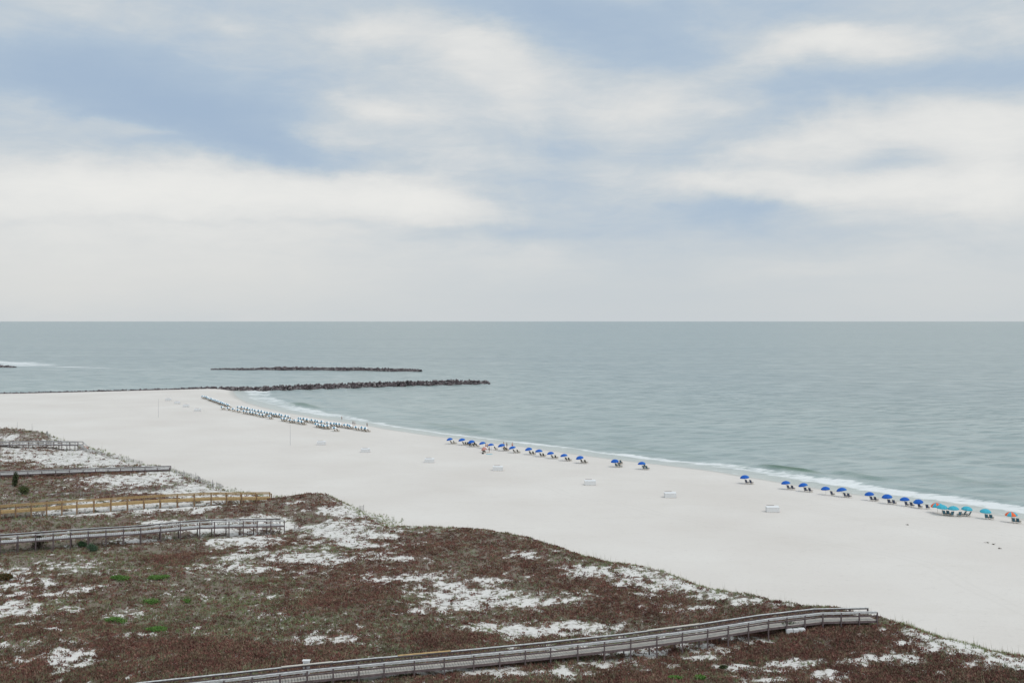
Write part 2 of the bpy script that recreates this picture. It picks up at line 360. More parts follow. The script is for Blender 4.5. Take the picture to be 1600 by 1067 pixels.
def smoothpoly(p, n=2):
    for _ in range(n):
        q = []
        for i in range(len(p)):
            a, c = p[i], p[(i+1) % len(p)]; q += [(a[0]*.75+c[0]*.25, a[1]*.75+c[1]*.25), (a[0]*.25+c[0]*.75, a[1]*.25+c[1]*.75)]
        p = q
    return p
DUNE_PX = [(-700,640),(-200,660),(0,671),(60,674),(80,686),(120,695),(150,702),(222,724),(270,736),(350,762),(430,777),(490,775),(530,786),(565,801),(600,809),(625,824),(700,831),(800,847),
           (855,860),(900,872),(985,894),(1060,911),(1120,930),(1210,947),(1290,959),(1370,972),(1430,986),(1490,1008),(1550,1025),(1610,1031),(1750,1060),(2050,1125)]
DUNE = [G(a, c, 2.0) for a, c in DUNE_PX]+[(160, -200), (-900, -200)]
LAND = smoothpoly(LAND, 1)
# dune mounds: photo x, y, radius across / deep (m), height (m)
MOUNDS = [(490,792,9,7,1.5),(440,800,10,7,.9),(40,690,12,9,2.2),(300,800,12,6,0.8),(640,840,12,7,1.2),(740,850,14,8,1.8),(830,870,12,8,1.8),(930,890,12,8,1.8),(1010,905,10,7,2.0),(1080,930,10,7,1.5),
          (1180,955,9,6,1.0),(1340,985,9,6,1.6),(1420,1005,8,6,1.2),(1500,1035,8,5,1.2),(200,740,12,6,0.9),(590,880,14,6,0.9),(300,905,14,8,0.8),(700,925,10,5,-0.7),(215,858,11,4,-1.3),(850,985,14,5,-0.6),(780,1005,12,5,0.5),(120,1000,10,5,0.7)]
MW = [(*G(a, c, 2.5), r1, r2, h*(0.42 if a > 600 and h > 0 else 1)) for a, c, r1, r2, h in MOUNDS]
W1 = [(140,1102,3.4),(350,1078,3.4),(480,1063,3.4),(600,1051,3.5),(740,1038,3.6),(860,1026,3.7),(985,1012,3.8),(1105,996,4.0),(1200,981,4.2),(1285,971,4.3),(1370,969,3.9)]
W2 = [(-160,870,4.0),(0,848,4.0),(110,840,4.0),(220,833,4.0),(312,824,4.0),(380,822,3.5),(444,821,2.7)]
W3 = [(-140,812,3.6),(0,799.5,3.6),(120,791,3.6),(250,782.5,3.7),(330,779,3.9),(424,778,3.1)]
W4 = [(-140,746,3.3),(0,742,3.3),(130,737,3.5),(265,733,3.6)]
W5 = [(-140,699,3.3),(0,695,3.5),(60,694,3.9),(122,695,4.4)]
WALKS = [[(*G(a, c, z), z) for a, c, z in w_] for w_ in (W1, W2, W3, W4, W5)]     # boardwalk deck lines: the sand is kept clear below them
def terrain(x, y, full=False):
    x = np.asarray(x, float); y = np.asarray(y, float)
    s_ = sdist(x, y, LAND); dd = sdist(x, y, DUNE)
    z = np.where(s_ > 0, 1.3*sst(s_, -2, 16)+0.012*np.minimum(s_, 60)-1.3*sst(np.array(0.0), -2, 16), 0.09*s_)
    z = np.where(s_ < 0, np.maximum(z, -3.0), z)
    z = z+0.10*(fbm(x/9, y/9, 3, 3)-0.5)*sst(s_, 6, 20)+0.035*(fbm(x/1.1, y/1.1, 31, 3)-0.5)*sst(s_, 5, 12)
    e = dd+3.5*(fbm(x/10, y/10, 11, 3)-0.5)
    dm = sst(e, -1.0, 7.0)
    rid = sst(e, -1, 6)*(1-sst(e, 9, 26))
    pxx = 800+F*x/np.maximum(y, 1); amp = 0.3+0.35*sst(pxx, 560, 720)
    z = z+dm*0.7+rid*(amp+0.9*(fbm(x/14, y/14, 5, 3)-0.4))+dm*(1.5*(fbm(x/16, y/16, 9, 4)-0.5)+0.75*(fbm(x/3.4, y/3.4, 21, 3)-0.5))
    for mx, my, r1, r2, h in MW:
        z = z+h*np.exp(-((x-mx)/r1)**2-((y-my)/r2)**2)*sst(dd, -4, 4)
    for W_, clr in zip(WALKS, (0.75, 1.9, 1.6, 0.5, 0.55)):
        for (x0, y0, z0), (x1, y1, z1) in zip(W_[:-1], W_[1:]):
            ex, ey = x1-x0, y1-y0; t_ = np.clip(((x-x0)*ex+(y-y0)*ey)/(ex*ex+ey*ey), 0, 1)
            dist = np.hypot(x-x0-t_*ex, y-y0-t_*ey); lim = z0+(z1-z0)*t_-clr+np.maximum(dist-2.2, 0)*0.35
            z = np.where(dist < 9, np.minimum(z, lim), z)
    return (z, s_, dd, e) if full else z
def P(px, py, n=8):
    z = 1.5
    for _ in range(n):
        x, y = G(px, py, z); z = float(terrain(np.array([x]), np.array([y]))[0])
    return Vector((x, y, z))
def gz(x, y): return float(terrain(np.array([x]), np.array([y]))[0])

# vegetation cover painted in the photograph's layout and carried to the ground:  x, y, rx, ry
SAND = [(1500,1014,95,9),(1420,988,50,7),(1560,1032,70,7),(140,722,90,8),(40,715,50,7),(250,770,70,5),(320,762,50,5),(200,795,120,6),(565,850,40,8),(470,822,50,6),(75,714,70,9),(110,712,50,14),(150,700,60,8),(195,752,80,9),(240,744,60,8),(230,790,130,8),(120,803,60,5),(20,683,20,4),(560,822,50,10),(590,800,60,10),(215,845,32,5),(340,830,45,5),(398,846,60,12),
        (383,869,40,5),(516,832,50,12),(547,844,25,10),(504,875,50,7),(614,872,60,5),(630,905,60,4),(706,913,45,7),(700,942,70,13),(768,930,40,8),(655,955,40,6),(820,985,80,11),(584,1056,40,8),(676,1050,60,8),
        (596,836,30,7),(820,868,30,8),(816,941,40,8),(894,979,90,10),(840,984,60,10),(1000,910,60,12),(1070,915,60,10),(1170,940,50,7),(895,1052,80,10),(1002,1022,50,7),(1083,1028,40,6),(1150,1043,40,6),
        (1428,1000,45,9),(1216,947,30,5),(1415,1027,30,8),(1482,1008,50,8),(1590,1033,60,8),(1254,1038,50,8),(1213,1062,40,6),(1463,1049,30,7),(40,893,30,5),(18,912,35,5),(37,930,50,5),(70,955,50,7),(80,980,35,4),
        (28,1010,30,7),(83,1050,30,8),(306,930,20,3),(405,893,40,6),(184,1034,25,5),(450,785,30,3),(530,797,50,6),(330,775,60,8),(250,816,40,4),(380,812,60,5),(150,690,20,10),(1550,1022,60,6),(1380,985,20,6)]
THIN = [(1350,1030,70,10),(1180,1000,70,8),(900,1015,80,6),(1300,1055,80,8),(760,1050,90,9),(1060,950,60,7),(760,905,70,8),(400,935,60,7),(300,985,60,7),(520,1000,70,7),(120,885,60,9),(950,893,90,13),(1040,918,95,12),(1130,932,60,9),(860,935,70,12),(560,838,90,16),(625,850,60,8),(1450,1002,80,13),(1510,1022,70,9),(700,928,90,14),(340,885,90,8),(450,893,80,8),(940,1042,110,11),(1230,1046,60,10),(50,702,90,12),(640,900,90,8),(480,872,80,10),(40,905,50,16),(60,950,60,14),(80,1030,70,14),(190,965,60,8),(1560,1040,70,8),(580,865,50,8),(1120,1010,60,6),(250,1030,50,10)]
RED = [(150,752,90,10),(80,742,60,8),(220,775,60,6),(700,850,110,20),(600,870,80,10),(820,890,100,18),(900,910,80,20),(1050,950,150,22),(560,895,120,14),(1300,1000,110,28),(1450,1055,160,16),(460,788,60,12),(400,795,60,8),(110,745,90,16),(60,700,30,10),(30,720,40,10),
       (330,800,60,7),(270,870,60,12),(430,850,50,10),(640,955,60,10),(700,1000,90,10),(1250,965,60,10),(40,1040,60,20),(240,1010,90,14),(520,940,60,14),(1000,1060,60,10),(1150,1005,60,8),(190,740,50,6),(230,735,60,5),(330,1040,80,10)]
GRN = [(60,790,90,14),(30,770,40,12),(90,812,80,8),(140,875,130,18),(350,940,120,20),(60,850,60,8),(440,970,80,14),(230,960,60,12),(870,1010,30,6),(930,1005,50,6),(760,985,60,6),(1030,895,60,5),(660,825,40,4),(950,877,60,5),
       (1150,925,60,4),(1400,975,70,6),(500,860,60,6),(420,905,50,8),(1210,1000,40,5),(120,945,60,8),(640,935,30,6),(1270,1040,40,5),(1510,1010,60,5),(300,985,80,8)]
def blobs(px, py, L, k_=1.0):
    r = np.zeros(px.shape)
    for cx, cy, rx, ry in L:
        r = np.maximum(r, np.exp(-k_*(((px-cx)/rx)**2+((py-cy)/ry)**2)))
    return r
def cover(x, y, z, e):
    """plant cover, red share, green share at ground points"""
    yy_ = np.maximum(y, 20); px = 800+F*x/yy_; py = HOR+F*(CH-z)/yy_
    wx = px+26*(fbm(x/5, y/5, 41, 3)-0.5)*sst(py, 500, 900); wy = py+12*(fbm(x/4, y/4, 51, 3)-0.5)
    S = np.maximum(blobs(wx, wy, SAND, 0.75), 0.78*blobs(wx, wy, THIN, 0.7)); R = blobs(wx, wy, RED); Gn = blobs(wx, wy, GRN)
    n_ = fbm(x/5.5, y/5.5, 61, 4, 0.62); n2_ = fbm(x/1.3, y/1.3, 71, 3, 0.6)
    S = S*(1-0.45*sst(px, 480, 300)*sst(py, 865, 900)); n3_ = fbm(x/0.6, y/0.6, 77, 2)
    S = S*(1+0.22*(px < 350)*(py < 830)); c_ = 0.79+1.0*(n_-0.5)+1.3*(n2_-0.5)+0.5*(n3_-0.5)-1.08*S+0.42*R+0.15*Gn
    c_ = c_-0.45*sst(px, 350, 60)*sst(py, 860, 960)*(fbm(x/3, y/3, 81, 2) > 0.5)
    c_ = c_-0.5*(1-sst(e, 2, 9))*(fbm(x/6, y/6, 85, 3) > 0.47)
    c_ = (0.15+0.85*np.clip(c_, 0, 1))*sst(e, 0.0, 5.5)
    red = np.clip(0.42+1.6*(fbm(x/7, y/7, 91, 3)-0.5)+0.8*R-0.8*Gn, 0, 1)
    return c_, red, np.clip(Gn, 0, 1)

# ------------------------------------------------------------------ ground
def grid_mesh(ncol, nrow, pxs, ds):
    X = (pxs[None, :]-800)/F*ds[:, None]; Y = np.repeat(ds[:, None], len(pxs), 1)
    return X, Y
def grid_faces(nr, nc):
    i = np.arange(nr*nc).reshape(nr, nc)
    return np.stack([i[:-1, :-1], i[:-1, 1:], i[1:, 1:], i[1:, :-1]], -1).reshape(-1, 4)
pys = np.concatenate([np.arange(598, 640, 0.8), np.arange(640, 1110, 1.3), np.linspace(1112, 1900, 60)])
ds = F*(CH-1.5)/(pys-HOR); pxs = np.arange(-420, 2060, 2.0)
X, Y = grid_mesh(0, 0, pxs, ds)
extra = np.array([30.0, 12.0]); X2 = (pxs[None, :]-800)/F*np.maximum(extra[:, None], 60); Y2 = np.repeat(extra[:, None], len(pxs), 1)
X = np.vstack([X, X2]); Y = np.vstack([Y, Y2])
Z, S_, DD, E_ = terrain(X.ravel(), Y.ravel(), True)
cv, rd, gn = cover(X.ravel(), Y.ravel(), Z, E_)
ground = big_mesh('ground', np.stack([X.ravel(), Y.ravel(), Z], 1), grid_faces(*X.shape)[:, ::-1], M['sand'],
                  dict(shore=S_, veg=cv, dune=sst(E_, -2, 3)))
tag(ground, kind='structure')

# ------------------------------------------------------------------ sea
py_s = np.concatenate([[502.3, 502.8, 503.4, 504.2, 505.2], np.arange(506.5, 560, 1.5), np.arange(560, 900, 0.9), np.arange(900, 1300, 20)])
dsea = F*CH/(py_s-HOR); pxs2 = np.arange(-500, 2150, 4.0)
X, Y = grid_mesh(0, 0, pxs2, dsea); x = X.ravel(); y = Y.ravel()
ss_ = -sdist(x, y, LAND)
# breaker ridges parallel to the shore
warp = 9*(fbm(x/45, y/45, 101, 3)-0.5)
lane = fbm(x/38, y/38, 111, 3)
near = sst(ss_, 1, 12)*(1-sst(ss_, 160, 420))
swell = near*(0.24*np.sin((ss_+warp*2.2)/15.0*2*math.pi)+0.10*np.sin((ss_+warp*3+x*0.03)/6.5*2*math.pi))
Z = swell.copy(); green = np.zeros_like(x)
def ridge(pa, pb, h, w, g):
    global Z, green
    a = np.array(G(*pa)); c = np.array(G(*pb)); d = c-a; L = np.hypot(*d); d = d/L; n_ = np.array([-d[1], d[0]])
    al = ((x-a[0])*d[0]+(y-a[1])*d[1])/L; ac = (x-a[0])*n_[0]+(y-a[1])*n_[1]+1.5*(fbm(x/6, y/6, 121, 2)-0.5)
    env = np.clip(1-(2*al-1)**2, 0, 1)**0.8*(al > 0)*(al < 1)
    Z = Z+h*env*np.exp(-(ac/w)**2); green = np.maximum(green, g*env*np.exp(-((ac+w*0.5)/(w*1.0))**2))
ridge((1188,727),(1290,741), 0.8, 2.0, 1.0); ridge((1110,725),(1172,730), 0.4, 1.6, 0.6)
ridge((446,629),(506,638), 0.8, 3.2, 0.75); ridge((470,641),(515,645), 0.4, 2.5, 0.35)
ridge((640,656),(790,681), 0.35, 2.6, 0.30); ridge((820,678),(900,688), 0.35, 2.4, 0.28); ridge((930,693),(1110,716), 0.4, 2.4, 0.30); ridge((1300,735),(1400,752), 0.35, 2.0, 0.3); ridge((1440,735),(1620,770), 0.4, 2.2, 0.22)
# foam: a wide band just off the swash, patchy
pxx = 800+F*x/y
wid = np.interp(pxx, [370, 420, 500, 640, 800, 1000, 1200, 1400, 1600], [26, 24, 15, 10, 11, 13, 16, 18, 18])
s2 = ss_+5.0*(fbm(x/16, y/16, 131, 3)-0.5)+2.5*(fbm(x/4, y/4, 141, 3)-0.5)
foam = 0.95*sst(s2, 3.0, 7.0)*(1-sst(s2, wid*0.72, wid))*(0.50+0.75*fbm(x/18, y/9, 151, 3))
inner = 0.5*(1-sst(np.abs(s2-0.6), 0.2, 1.0)); foam = np.maximum(foam, inner)
foam *= (pxx > 345)
jt = np.array([G(362, 607.5), G(762, 598)])
foam = np.where((pxx < 368) & (y > 560), 0, foam)*np.interp(pxx, [430, 620], [0.80, 1.0])
# white water streaks off the far left tip, along the outer breakwater and far out
def streak(pts, w, a):
    global foam
    for (p0, p1) in zip(pts[:-1], pts[1:]):
        A = np.array(G(*p0)); B = np.array(G(*p1)); d = B-A; L2 = d@d
        t_ = np.clip(((x-A[0])*d[0]+(y-A[1])*d[1])/L2, 0, 1); dist = np.hypot(x-A[0]-t_*d[0], (y-A[1]-t_*d[1]))
        foam = np.maximum(foam, a*np.exp(-(dist/w)**2)*(0.55+0.8*fbm(x/20, y/20, 161, 2)))
streak([(-60,563),(20,567),(60,570)], 26, 0.85); streak([(0,570),(90,573),(170,575)], 9, 0.9); streak([(170,575),(240,576.5),(330,577.5)], 5, 0.50)
streak([(1040,585),(1120,583),(1330,585)], 3, 0.3); streak([(1060,526),(1200,522)], 12, 0.35); streak([(1500,560),(1600,556)], 8, 0.25)
Z = Z+0.12*np.clip(foam, 0, 1)*(fbm(x/1.5, y/1.5, 171, 2)-0.2)
keep = ss_ > -14; FQ = grid_faces(*X.shape)[:, ::-1]; FQ = FQ[keep[FQ].any(1)]
sea = big_mesh('sea', np.stack([x, y, Z], 1), FQ, M['sea'], dict(shore=ss_, foam=foam, green=green))
tag(sea, kind='structure')

# ------------------------------------------------------------------ breakwaters of piled rock
def ico():
    t_ = (1+5**0.5)/2; v_ = np.array([(-1,t_,0),(1,t_,0),(-1,-t_,0),(1,-t_,0),(0,-1,t_),(0,1,t_),(0,-1,-t_),(0,1,-t_),(t_,0,-1),(t_,0,1),(-t_,0,-1),(-t_,0,1)], float)
    f_ = np.array([(0,11,5),(0,5,1),(0,1,7),(0,7,10),(0,10,11),(1,5,9),(5,11,4),(11,10,2),(10,7,6),(7,1,8),(3,9,4),(3,4,2),(3,2,6),(3,6,8),(3,8,9),(4,9,5),(2,4,11),(6,2,10),(8,6,7),(9,8,1)])
    return v_/np.linalg.norm(v_[0]), f_
ICV, ICF = ico()
def breakwater(pts_px, height, half, label, rocks_per_m, heights=None, sz=(0.7, 1.5), z0=0.0, tone=1.0):
    pts = [np.array(G(a, c, z0)) for a, c in pts_px]; heights = heights or [height]*len(pts)
    V = []; Fc = []; T = []; o = 0
    for i in range(len(pts)-1):
        a, c = pts[i], pts[i+1]; d = c-a; L = np.hypot(*d); d = d/L; n_ = np.array([-d[1], d[0]])
        for k in range(int(L*rocks_per_m)):
            t_ = rng.random(); w_ = rng.uniform(-1, 1); h_ = heights[i]*(1-t_)+heights[i+1]*t_
            r_ = rng.uniform(*sz)*(0.5+0.5*min(1, h_/2))
            hz = h_*(1-abs(w_))*rng.uniform(0.75, 1.0)+z0-r_*0.45+rng.uniform(0, 0.25)*h_*(rng.random() < 0.25)
            q = a+d*L*t_+n_*w_*half*(0.4+0.6*min(1, h_/2))
            R_ = np.array(Euler(rng.uniform(0, 6.3, 3)).to_matrix()); sc3 = np.array([r_*rng.uniform(.8, 1.4), r_*rng.uniform(.7, 1.1), r_*rng.uniform(.5, .9)])
            V.append((ICV*(1+rng.uniform(-.22, .22, (12, 1)))*sc3)@R_.T+np.array([q[0], q[1], hz])); Fc.append(ICF+o); o += 12
            b_ = rng.uniform(0.35, 1.3)*tone; T.append(np.tile(np.array([0.115, 0.09, 0.092])*b_ if rng.random() < .85 else np.array([0.27, 0.25, 0.24])*tone, (12, 1)))
    ob = big_mesh('rock_breakwater', np.vstack(V), np.vstack(Fc), M['rock'], dict(tint=np.vstack(T)), smooth=False)
    tag(ob, label, 'breakwater', 'rock breakwaters off the beach'); return ob
breakwater([(330,577.5),(352,577.3),(385,577.8),(430,577.6),(560,579),(658,580.5)], 3.2, 5, 'long dark rock breakwater standing clear of the beach, farther out in the sea', 8.0, [0.5, 1.0, 1.2, 2.2, 2.4, 1.7], (0.7, 1.5))
breakwater([(-420,622),(-200,619.5),(0,615.5),(120,613),(250,609.8),(330,608.5),(400,609.8),(480,607.5),(600,603.5),(700,600.5),(762,599)], 3, 5,
           'long dark rock jetty that borders the end of the beach and runs out to sea', 8.0, [0.5, 0.5, 0.5, 0.7, 0.9, 1.5, 2.1, 2.7, 2.8, 2.8, 1.9], (0.5, 1.3), 0.1)
breakwater([(-160,573),(-60,573),(0,573.5),(24,574)], 2, 5, 'short tip of a rock breakwater at the left edge beside white surf', 4, [2.2, 2.2, 1.6, 0.4], (1.0, 1.9))

# ------------------------------------------------------------------ ground cover
def scatter(name, n, kind, lo, hi, seed, material=None):
    r = np.random.default_rng(seed)
    px = r.uniform(-120, 1720, n); py = 655+(1150-655)*r.random(n)**0.85
    d = F*(CH-2.5)/(py-HOR); x_ = (px-800)/F*d; y_ = d
    z_, s_, dd_, e_ = terrain(x_, y_, True); c_, red, gr = cover(x_, y_, z_, e_)
    edge = sst(e_, -2.5, 1.0)*(1-sst(e_, 2.5, 7.0))
    u_ = r.random(n)
    if kind == 'heath': keep_ = u_ < sst(c_, 0.06, 0.75)*(0.18+0.82*red)
    elif kind == 'grass': keep_ = u_ < np.maximum(sst(c_, 0.0, 0.75)*(0.25+0.75*np.clip(1.1-red+0.6*gr, 0, 1)), 0.75*edge)
    else: keep_ = u_ < np.maximum(edge*0.5, sst(c_, 0.1, 0.5)*0.25*(1-gr))
    idx = np.where(keep_)[0]; x_, y_, z_, red, gr, c_ = x_[idx], y_[idx], z_[idx], red[idx], gr[idx], c_[idx]; k = len(idx)
    nb = 11 if kind == 'heath' else (7 if kind == 'grass' else 2)
    ax = np.repeat(x_, nb); ay = np.repeat(y_, nb); az = np.repeat(z_, nb); T = k*nb
    size = np.repeat(r.uniform(lo, hi, k)*(1+0.7*(1-sst(y_, 110, 60))*sst(y_, 130, 320)), nb)
    th = r.uniform(0, 2*math.pi, T); rr = np.sqrt(r.random(T))
    if kind == 'heath':      # low twiggy cushion: small leaf sprays through a dome
        hx = rr*np.cos(th)*size*0.75; hy = rr*np.sin(th)*size*0.75; hh = (1-rr**2)*size*0.42*r.uniform(0.35, 1, T)
        l_ = size*r.uniform(0.28, 0.5, T); w_ = size*r.uniform(0.10, 0.2, T); lean = 0.8
    elif kind == 'grass':
        hx = rr*np.cos(th)*size*0.35; hy = rr*np.sin(th)*size*0.35; hh = np.zeros(T)-0.03
        l_ = size*r.uniform(0.5, 1.0, T); w_ = size*r.uniform(0.05, 0.10, T); lean = 0.75
    else:                    # sea oats: tall single stalks
        hx = rr*np.cos(th)*0.2; hy = rr*np.sin(th)*0.2; hh = np.zeros(T)
        l_ = size*r.uniform(0.7, 1.2, T); w_ = np.full(T, 0.022); lean = 0.22
    ph = r.uniform(0, 2*math.pi, T); le = lean*r.random(T)**0.7
    dirx = np.cos(ph)*le; diry = np.sin(ph)*le; dirz = np.sqrt(np.maximum(0.05, 1-le**2))
    ps = r.uniform(0, 2*math.pi, T); wx = np.cos(ps)*w_; wy = np.sin(ps)*w_
    B = np.stack([ax+hx, ay+hy, az+hh], 1); Wv = np.stack([wx, wy, np.zeros(T)], 1); D_ = np.stack([dirx, diry, dirz], 1)*l_[:, None]
    V = np.stack([B-Wv, B+Wv, B+D_+Wv*0.15], 1).reshape(-1, 3)
    if kind == 'heath':
        pal = np.array([(0.165, 0.076, 0.060), (0.20, 0.098, 0.075), (0.13, 0.062, 0.051), (0.21, 0.135, 0.098), (0.16, 0.115, 0.075)])
    elif kind == 'grass':
        pal = np.array([(0.185, 0.205, 0.11), (0.23, 0.245, 0.14), (0.14, 0.165, 0.082), (0.25, 0.235, 0.155), (0.17, 0.135, 0.095)])
    else: pal = np.array([(0.26, 0.22, 0.15), (0.22, 0.22, 0.14)])
    tuftc = pal[r.integers(0, len(pal), k)]*(0.72+0.7*fbm(x_/2.5, y_/2.5, 201, 3)[:, None]*1.0)
    if kind == 'grass':
        tuftc = tuftc*(1-0.35*gr[:, None])+np.array([0.17, 0.22, 0.08])*0.35*gr[:, None]
        eg = (edge[idx]*(fbm(x_/4, y_/4, 205, 2) > 0.45))[:, None]; tuftc = tuftc*(1-0.5*eg)+np.array([0.22, 0.26, 0.10])*0.5*eg
        tuftc = np.where((red > 0.75)[:, None], tuftc*np.array([0.95, 0.8, 0.8]), tuftc)
    C = np.repeat(np.repeat(tuftc, nb, 0)*r.uniform(0.75, 1.25, (T, 1)), 3, 0)
    ob = big_mesh(name, V, np.arange(T*3).reshape(-1, 3), M['veg'], dict(tint=C), smooth=False)
    return ob
o = scatter('heath', 230000, 'heath', 0.28, 0.62, 1); tag(o, 'low reddish brown heath covering the dunes', 'dune heath', kind='stuff')
o = scatter('dune_grass', 150000, 'grass', 0.25, 0.6, 2); tag(o, 'grey green dune grass between the heath and on the ridge', 'dune grass', kind='stuff')
o = scatter('sea_oats', 16000, 'oats', 0.7, 1.5, 3); tag(o, 'thin dry sea oat stalks standing along the dune edge', 'sea oats', kind='stuff')

def leafy(name, px, py, rx, ry, h, cols, label, cat, group=None, n=1400, leaf=0.16, trunk=False, bare=False):
    c0 = P(px, py); r = np.random.default_rng(int(px*7+py))
    root = empty(name, c0); n = int(n)
    nl = 5 if rx > 1.2 else 3
    cen = np.stack([r.uniform(-.55, .55, nl)*rx, r.uniform(-.55, .55, nl)*ry, h*r.uniform(.3, .62, nl)], 1); cen[0, :2] = 0; cen[0, 2] = h*.6
    which = r.integers(0, nl, n); q = r.normal(size=(n, 3)); q /= np.linalg.norm(q, axis=1)[:, None]; q *= r.random((n, 1))**0.4
    Pn = cen[which]+q*np.array([rx*.55, ry*.55, h*.42]); 
    gl = np.array([gz(c0.x+a, c0.y+b_)-c0.z for a, b_ in Pn[::40, :2]]); Pn[:, 2] = np.maximum(Pn[:, 2], 0.02)+np.repeat(gl, 40)[:n]
    a1 = r.normal(size=(n, 3)); a1 /= np.linalg.norm(a1, axis=1)[:, None]; a2 = np.cross(a1, r.normal(size=(n, 3))); a2 /= np.linalg.norm(a2, axis=1)[:, None]
    V = np.stack([Pn-a1*leaf*.5, Pn+a1*leaf*.5, Pn+a2*leaf], 1).reshape(-1, 3)
    C = np.array(cols)[r.integers(0, len(cols), n)]*r.uniform(.7, 1.3, (n, 1)); C = np.repeat(C, 3, 0)
    f_ = big_mesh('foliage', V, np.arange(n*3).reshape(-1, 3), M['veg'], dict(tint=C), smooth=False, parent=root)
    st = MB()
    for i in range(6):
        k = cen[i % nl]; st.tube([(r.uniform(-.1, .1), r.uniform(-.1, .1), -.1), (k[0]*.5, k[1]*.5, k[2]*.5), tuple(k)], [.05, .035, .015], 6)
    st.build('trunk' if trunk else 'stem', M['bark'], root)
    tag(root, label, cat, group); return root
BG = [(0.10, 0.20, 0.045), (0.13, 0.25, 0.06), (0.08, 0.16, 0.04), (0.15, 0.23, 0.07)]
for (a, c, rx, h, lb) in [(190,905,1.7,.55,'bright green low bush patch, left one of the upper pair on the brown heath'),(248,904,1.5,.5,'bright green low bush patch, right one of the upper pair on the brown heath'),
                       (236,938,2.0,.4,'thin wide green patch between the upper and lower bright green bushes'),(183,972,1.5,.6,'bright green bush, left one of the lower pair on the heath'),
                       (249,985,1.8,.5,'bright green flat bush, right one of the lower pair on the heath'),(290,940,.8,.35,'small dull green bush at the right end of the thin green patch'),
                       (1052,1061,1.1,.4,'bright green low bush at the bottom edge below the long grey boardwalk'),(1095,1060,1.0,.35,'thin green bush at the bottom edge just right of a brighter one')]:
    leafy('green_bush', a, c, rx, rx*.5, h, BG, lb, 'bush', 'green bushes on the dunes', 500+700*rx, 0.13)
DG = [(0.05, 0.065, 0.03), (0.075, 0.09, 0.04), (0.04, 0.045, 0.025)]
leafy('pine_tree', 25, 760, 1.0, 1.0, 3.3, DG, 'small dark pine tree behind a round bush at the far left', 'tree', None, 800, .24, True)
leafy('round_bush', 34, 772, 1.7, 1.5, 2.0, [(0.08, 0.10, 0.04), (0.11, 0.125, 0.045), (0.05, 0.065, 0.03)], 'round dark green bush in front of the small pine tree', 'bush', None, 900, .2)
leafy('round_bush', 141, 862, 1.1, .9, 1.4, [(0.07, 0.115, 0.07), (0.09, 0.14, 0.085)], 'rounded grey green bush just below the second grey boardwalk', 'bush', None, 1300, .13)
leafy('round_bush', 127, 855, 0.9, .8, 1.1, [(0.06, 0.125, 0.06), (0.08, 0.15, 0.07)], 'smaller green bush tucked against the boardwalk posts behind the rounded one', 'bush', None, 900, .13)
leafy('bare_bush', 62, 858, 1.9, 1.0, 2.9, [(0.06, 0.04, 0.035), (0.09, 0.07, 0.05), (0.05, 0.04, 0.03)], 'dark twiggy leafless bush standing against the second grey boardwalk', 'bush', None, 700, .2)
leafy('palmetto_clump', 12, 906, 1.5, 1.0, 1.0, [(0.14, 0.075, 0.03), (0.09, 0.06, 0.03), (0.05, 0.06, 0.025)], 'orange brown palmetto clump on white sand at the left edge', 'palmetto', None, 1100, .22)
leafy('dark_bush', 1232, 984, 1.6, 1.0, 1.1, [(0.045, 0.055, 0.025), (0.07, 0.09, 0.03)], 'dark green bush under the seaward end of the long boardwalk', 'bush', None, 1100, .16)
leafy('dark_bush', 1172, 1035, .6, .4, .35, DG+[(0.06,0.085,0.035)], 'small dark green bush on the white sand patch, right of two', 'bush', None, 500, .13)
leafy('dark_bush', 1130, 1044, .6, .4, .35, DG+[(0.06,0.085,0.035)], 'small dark green bush on the white sand patch, left of two', 'bush', None, 500, .13)

